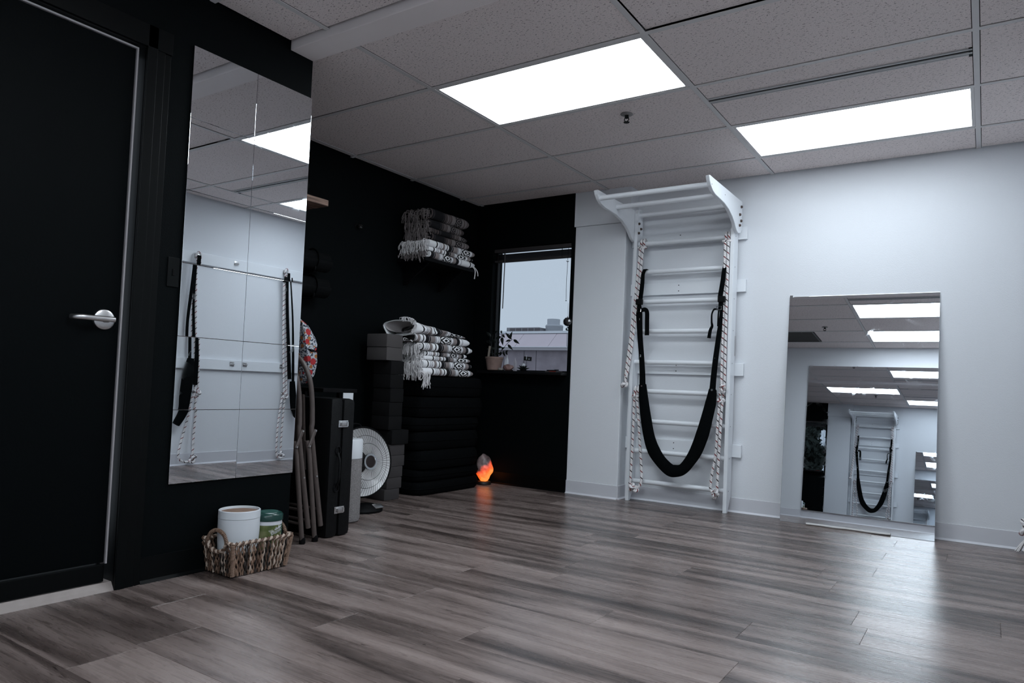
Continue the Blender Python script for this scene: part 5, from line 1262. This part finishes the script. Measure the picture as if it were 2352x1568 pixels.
# ------------------------------------------------------------------ salt lamp
def build_salt_lamp():
    c = Vector((-3.490, 4.700, 0)); t = thing('salt_lamp', c, 'glowing orange salt rock lamp on the alcove floor', 'lamp')
    b = nb(); lathe(b, [(.058, .0), (.064, .006), (.060, .024), (.05, .028)], c, 24); obj('base', b, mat('lamp_wood', (.01, .006, .004), .5), t, True)
    b = nb(); tm = bmesh.new(); bmesh.ops.create_icosphere(tm, subdivisions=4, radius=1); rnd = random.Random(8)
    planes = [(Vector((rnd.gauss(0, 1), rnd.gauss(0, 1), rnd.gauss(0, .8))).normalized(), rnd.uniform(.84, .97)) for _ in range(26)]
    for v in tm.verts:
        p = v.co.copy()
        for n_, d_ in planes:
            q = p.dot(n_)
            if q > d_: p -= n_*(q-d_)*.9
        k = 1-.28*max(0, p.z)**1.5
        v.co = Vector((p.x*.078*k+.010*p.z*-1, p.y*.075*k, .134+p.z*.118))
        v.co += Vector((.004*math.sin(60*v.co.z+20*v.co.y), .003*math.sin(70*v.co.x), .003*math.sin(80*v.co.y)))
        v.co.z = max(v.co.z, .026)
    me = bpy.data.meshes.new('t'); tm.to_mesh(me); tm.free(); b.from_mesh(me); bpy.data.meshes.remove(me)
    for v in b.verts: v.co += c
    obj('salt_rock', b, 'salt_rock', t, True)
build_salt_lamp()

# ------------------------------------------------------------------ outside the window
def build_outside():
    K = 2.5; Yf = 40.
    def X(x): return x*K
    def Z(z): return .825+(z-.825)*K
    t = thing('neighbour_building', (-28, Yf, -6), 'low building across the way with a sloped pinkish metal roof', 'building')
    wall = mat('facade_mauve', (.33, .285, .315), .8, var=(1.1, .45)); roof = mat('roof_pink', (.72, .62, .665), .6, var=(.8, .08)); trim = mat('fascia_white', (.86, .88, .92), .6); grey = mat('fascia_grey', (.48, .45, .48), .7)
    xr_ = -23.15
    b = nb(); box(b, -48, xr_-.12, Yf, Yf+12, -6, Z(1.82)); obj('facade', b, wall, t)
    for k in range(1, 10):
        x = -24.0-k*1.35-(.35 if k % 2 else 0); b = nb(); box(b, x-.012, x+.012, Yf-.015, Yf, -6, Z(1.80)); obj('panel_joint', b, mat('joint_dark', (.07, .06, .07), .8), t)
    b = nb(); box(b, -48, xr_, Yf-.35, Yf+12, Z(1.81), Z(1.885)); obj('fascia', b, grey, t)
    b = nb(); box(b, -48, xr_+.05, Yf-.40, Yf-.30, Z(1.885), Z(1.905)); obj('gutter', b, trim, t)
    xs = [xr_, -24.62, -27.30, -30.0, -32.7, -35.4, -38.1]
    for a, c in zip(xs[1:], xs[:-1]):
        tl = .30 if a == xs[1] else .0
        b = nb(); z0, z1 = Z(1.905), Z(2.30)
        sl = .20
        P = [(a+.015, Yf-.32, z0), (c-.015, Yf-.32, z0), (c-.015+(-.52 if c == xr_ else sl), Yf+.55, z1), (a+.015+sl, Yf+.55, z1)]
        V = [b.verts.new(p) for p in P]; V2 = [b.verts.new((p[0], p[1]+.03, p[2]-.04)) for p in P]; b.faces.new(V); b.faces.new(V2[::-1])
        for k in range(4): b.faces.new((V[k], V2[k], V2[(k+1) % 4], V[(k+1) % 4]))
        bmesh.ops.recalc_face_normals(b, faces=b.faces); obj('roof_panel', b, roof, t)
    b = nb(); V = [b.verts.new(p) for p in ((xr_, Yf-.32, Z(1.905)), (xr_, Yf+12, Z(1.905)), (xr_-.52, Yf+12, Z(2.30)), (xr_-.52, Yf+.55, Z(2.30)))]; b.faces.new(V); obj('roof_hip', b, grey, t)
    b = nb(); box(b, -48, xr_-.5, Yf+.5, Yf+11, Z(1.9), Z(2.295)); obj('roof_core', b, mat('joint_dark', (.07, .06, .07), .8), t)
    b = nb(); box(b, -48, xr_-.45, Yf+.5, Yf+.75, Z(2.295), Z(2.36)); obj('parapet', b, trim, t)
    g2 = mat('unit_grey', (.33, .32, .34), .6, var=(3, .2))
    t2 = thing('rooftop_unit', (-26.5, Yf+3, Z(2.3)), 'grey ventilation unit on the roof across the way', 'ventilation unit')
    s_ = (Yf+3)/Yf
    b = nb(); box(b, -27.6*s_, -25.0*s_, Yf+2, Yf+4, Z(2.3), Z(2.47)+.14, .02); obj('cabinet', b, g2, t2)
    for k in range(5):
        x = (-27.3+k*.5)*s_; b = nb(); box(b, x, x+.42, Yf+1.97, Yf+2.0, Z(2.42), Z(2.47)+.08); obj('louvre', b, mat('louvre_dark', (.16, .14, .15), .7), t2)
    t3 = thing('roof_cowl', (-24.4*s_, Yf+3, Z(2.3)), 'round pale vent cowl on the roof across the way', 'vent')
    b = nb(); lathe(b, [(.62, Z(2.3)), (.64, Z(2.53)), (.66, Z(2.55)), (.60, Z(2.59))], (-24.35*s_, Yf+3, .08), 28); obj('base_ring', b, mat('cowl_white', (.50, .52, .56), .6), t3, True)
    b = nb(); lathe(b, [(.46, Z(2.58)), (.47, Z(2.74)), (.45, Z(2.75)), (.01, Z(2.755))], (-24.42*s_, Yf+3, .10), 28); obj('drum', b, MATS['cowl_white'], t3, True)
    # trees to the right of the building
    mleaf = mat('tree_leaf', (.035, .045, .035), .8, var=(.5, .5)); mbark = mat('bark', (.05, .042, .038), .9)
    def tree(x, y, h, r, seed, label, n):
        rnd = random.Random(seed); t = thing('tree', (x, y, -6), label, 'tree', 'trees beyond the window')
        b = nb(); tube(b, smooth_path([(x, y, -6), (x+.2, y, -2), (x-.1, y, h*.45), (x+.1, y, h*.7)], 5), [.32-.014*i for i in range(16)], 8); obj('trunk', b, mbark, t, True)
        for k in range(7):
            a = rnd.uniform(0, 6.28); z0 = h*rnd.uniform(.05, .55); b = nb()
            tube(b, smooth_path([(x, y, z0-1), (x+math.cos(a)*r*.4, y+math.sin(a)*r*.4, z0+.6), (x+math.cos(a)*r*.8, y+math.sin(a)*r*.8, z0+1.4)], 4), [.10-.009*i for i in range(9)], 6); obj('branch', b, mbark, t, True)
        verts, faces = [], []
        cl = [(Vector((rnd.gauss(0, .5)*r, rnd.gauss(0, .5)*r, rnd.uniform(-.35, .55)*h)), rnd.uniform(.5, 1.1)*r*.42) for _ in range(26)]
        for k in range(n):
            c_, rr = rnd.choice(cl); d = Vector((rnd.gauss(0, 1), rnd.gauss(0, 1), rnd.gauss(0, 1))).normalized()*rr*rnd.uniform(.5, 1)
            p = Vector((x, y, h*.5))+c_+d; s1 = rnd.uniform(.09, .20); u = Vector((rnd.gauss(0, 1), rnd.gauss(0, 1), rnd.gauss(0, 1))).normalized(); v = u.orthogonal().normalized()
            i0 = len(verts); verts += [p-u*s1, p+v*s1*.5, p+u*s1, p-v*s1*.5]; faces.append((i0, i0+1, i0+2, i0+3))
        b = nb(); add_vf(b, verts, faces); obj('foliage', b, mleaf, t, kind='stuff')
    tree(-6.9, 21., 5.0, 1.6, 1, 'bushy tree straight beyond the window', 13000)
    tree(-4.0, 24.0, 4.4, 1.5, 2, 'smaller tree right of the bushy one outside', 9000)
    tree(-30.9, 56.0, 6.6, 1.2, 3, 'sparse tree rising behind the right end of the building', 2600)
    b = nb(); box(b, -80, 60, 6, 120, -6.2, -6.0); struct('ground', b, mat('asphalt', (.12, .12, .12), .9, var=(.3, .2)), 'grey ground far below the window', 'ground')
build_outside()
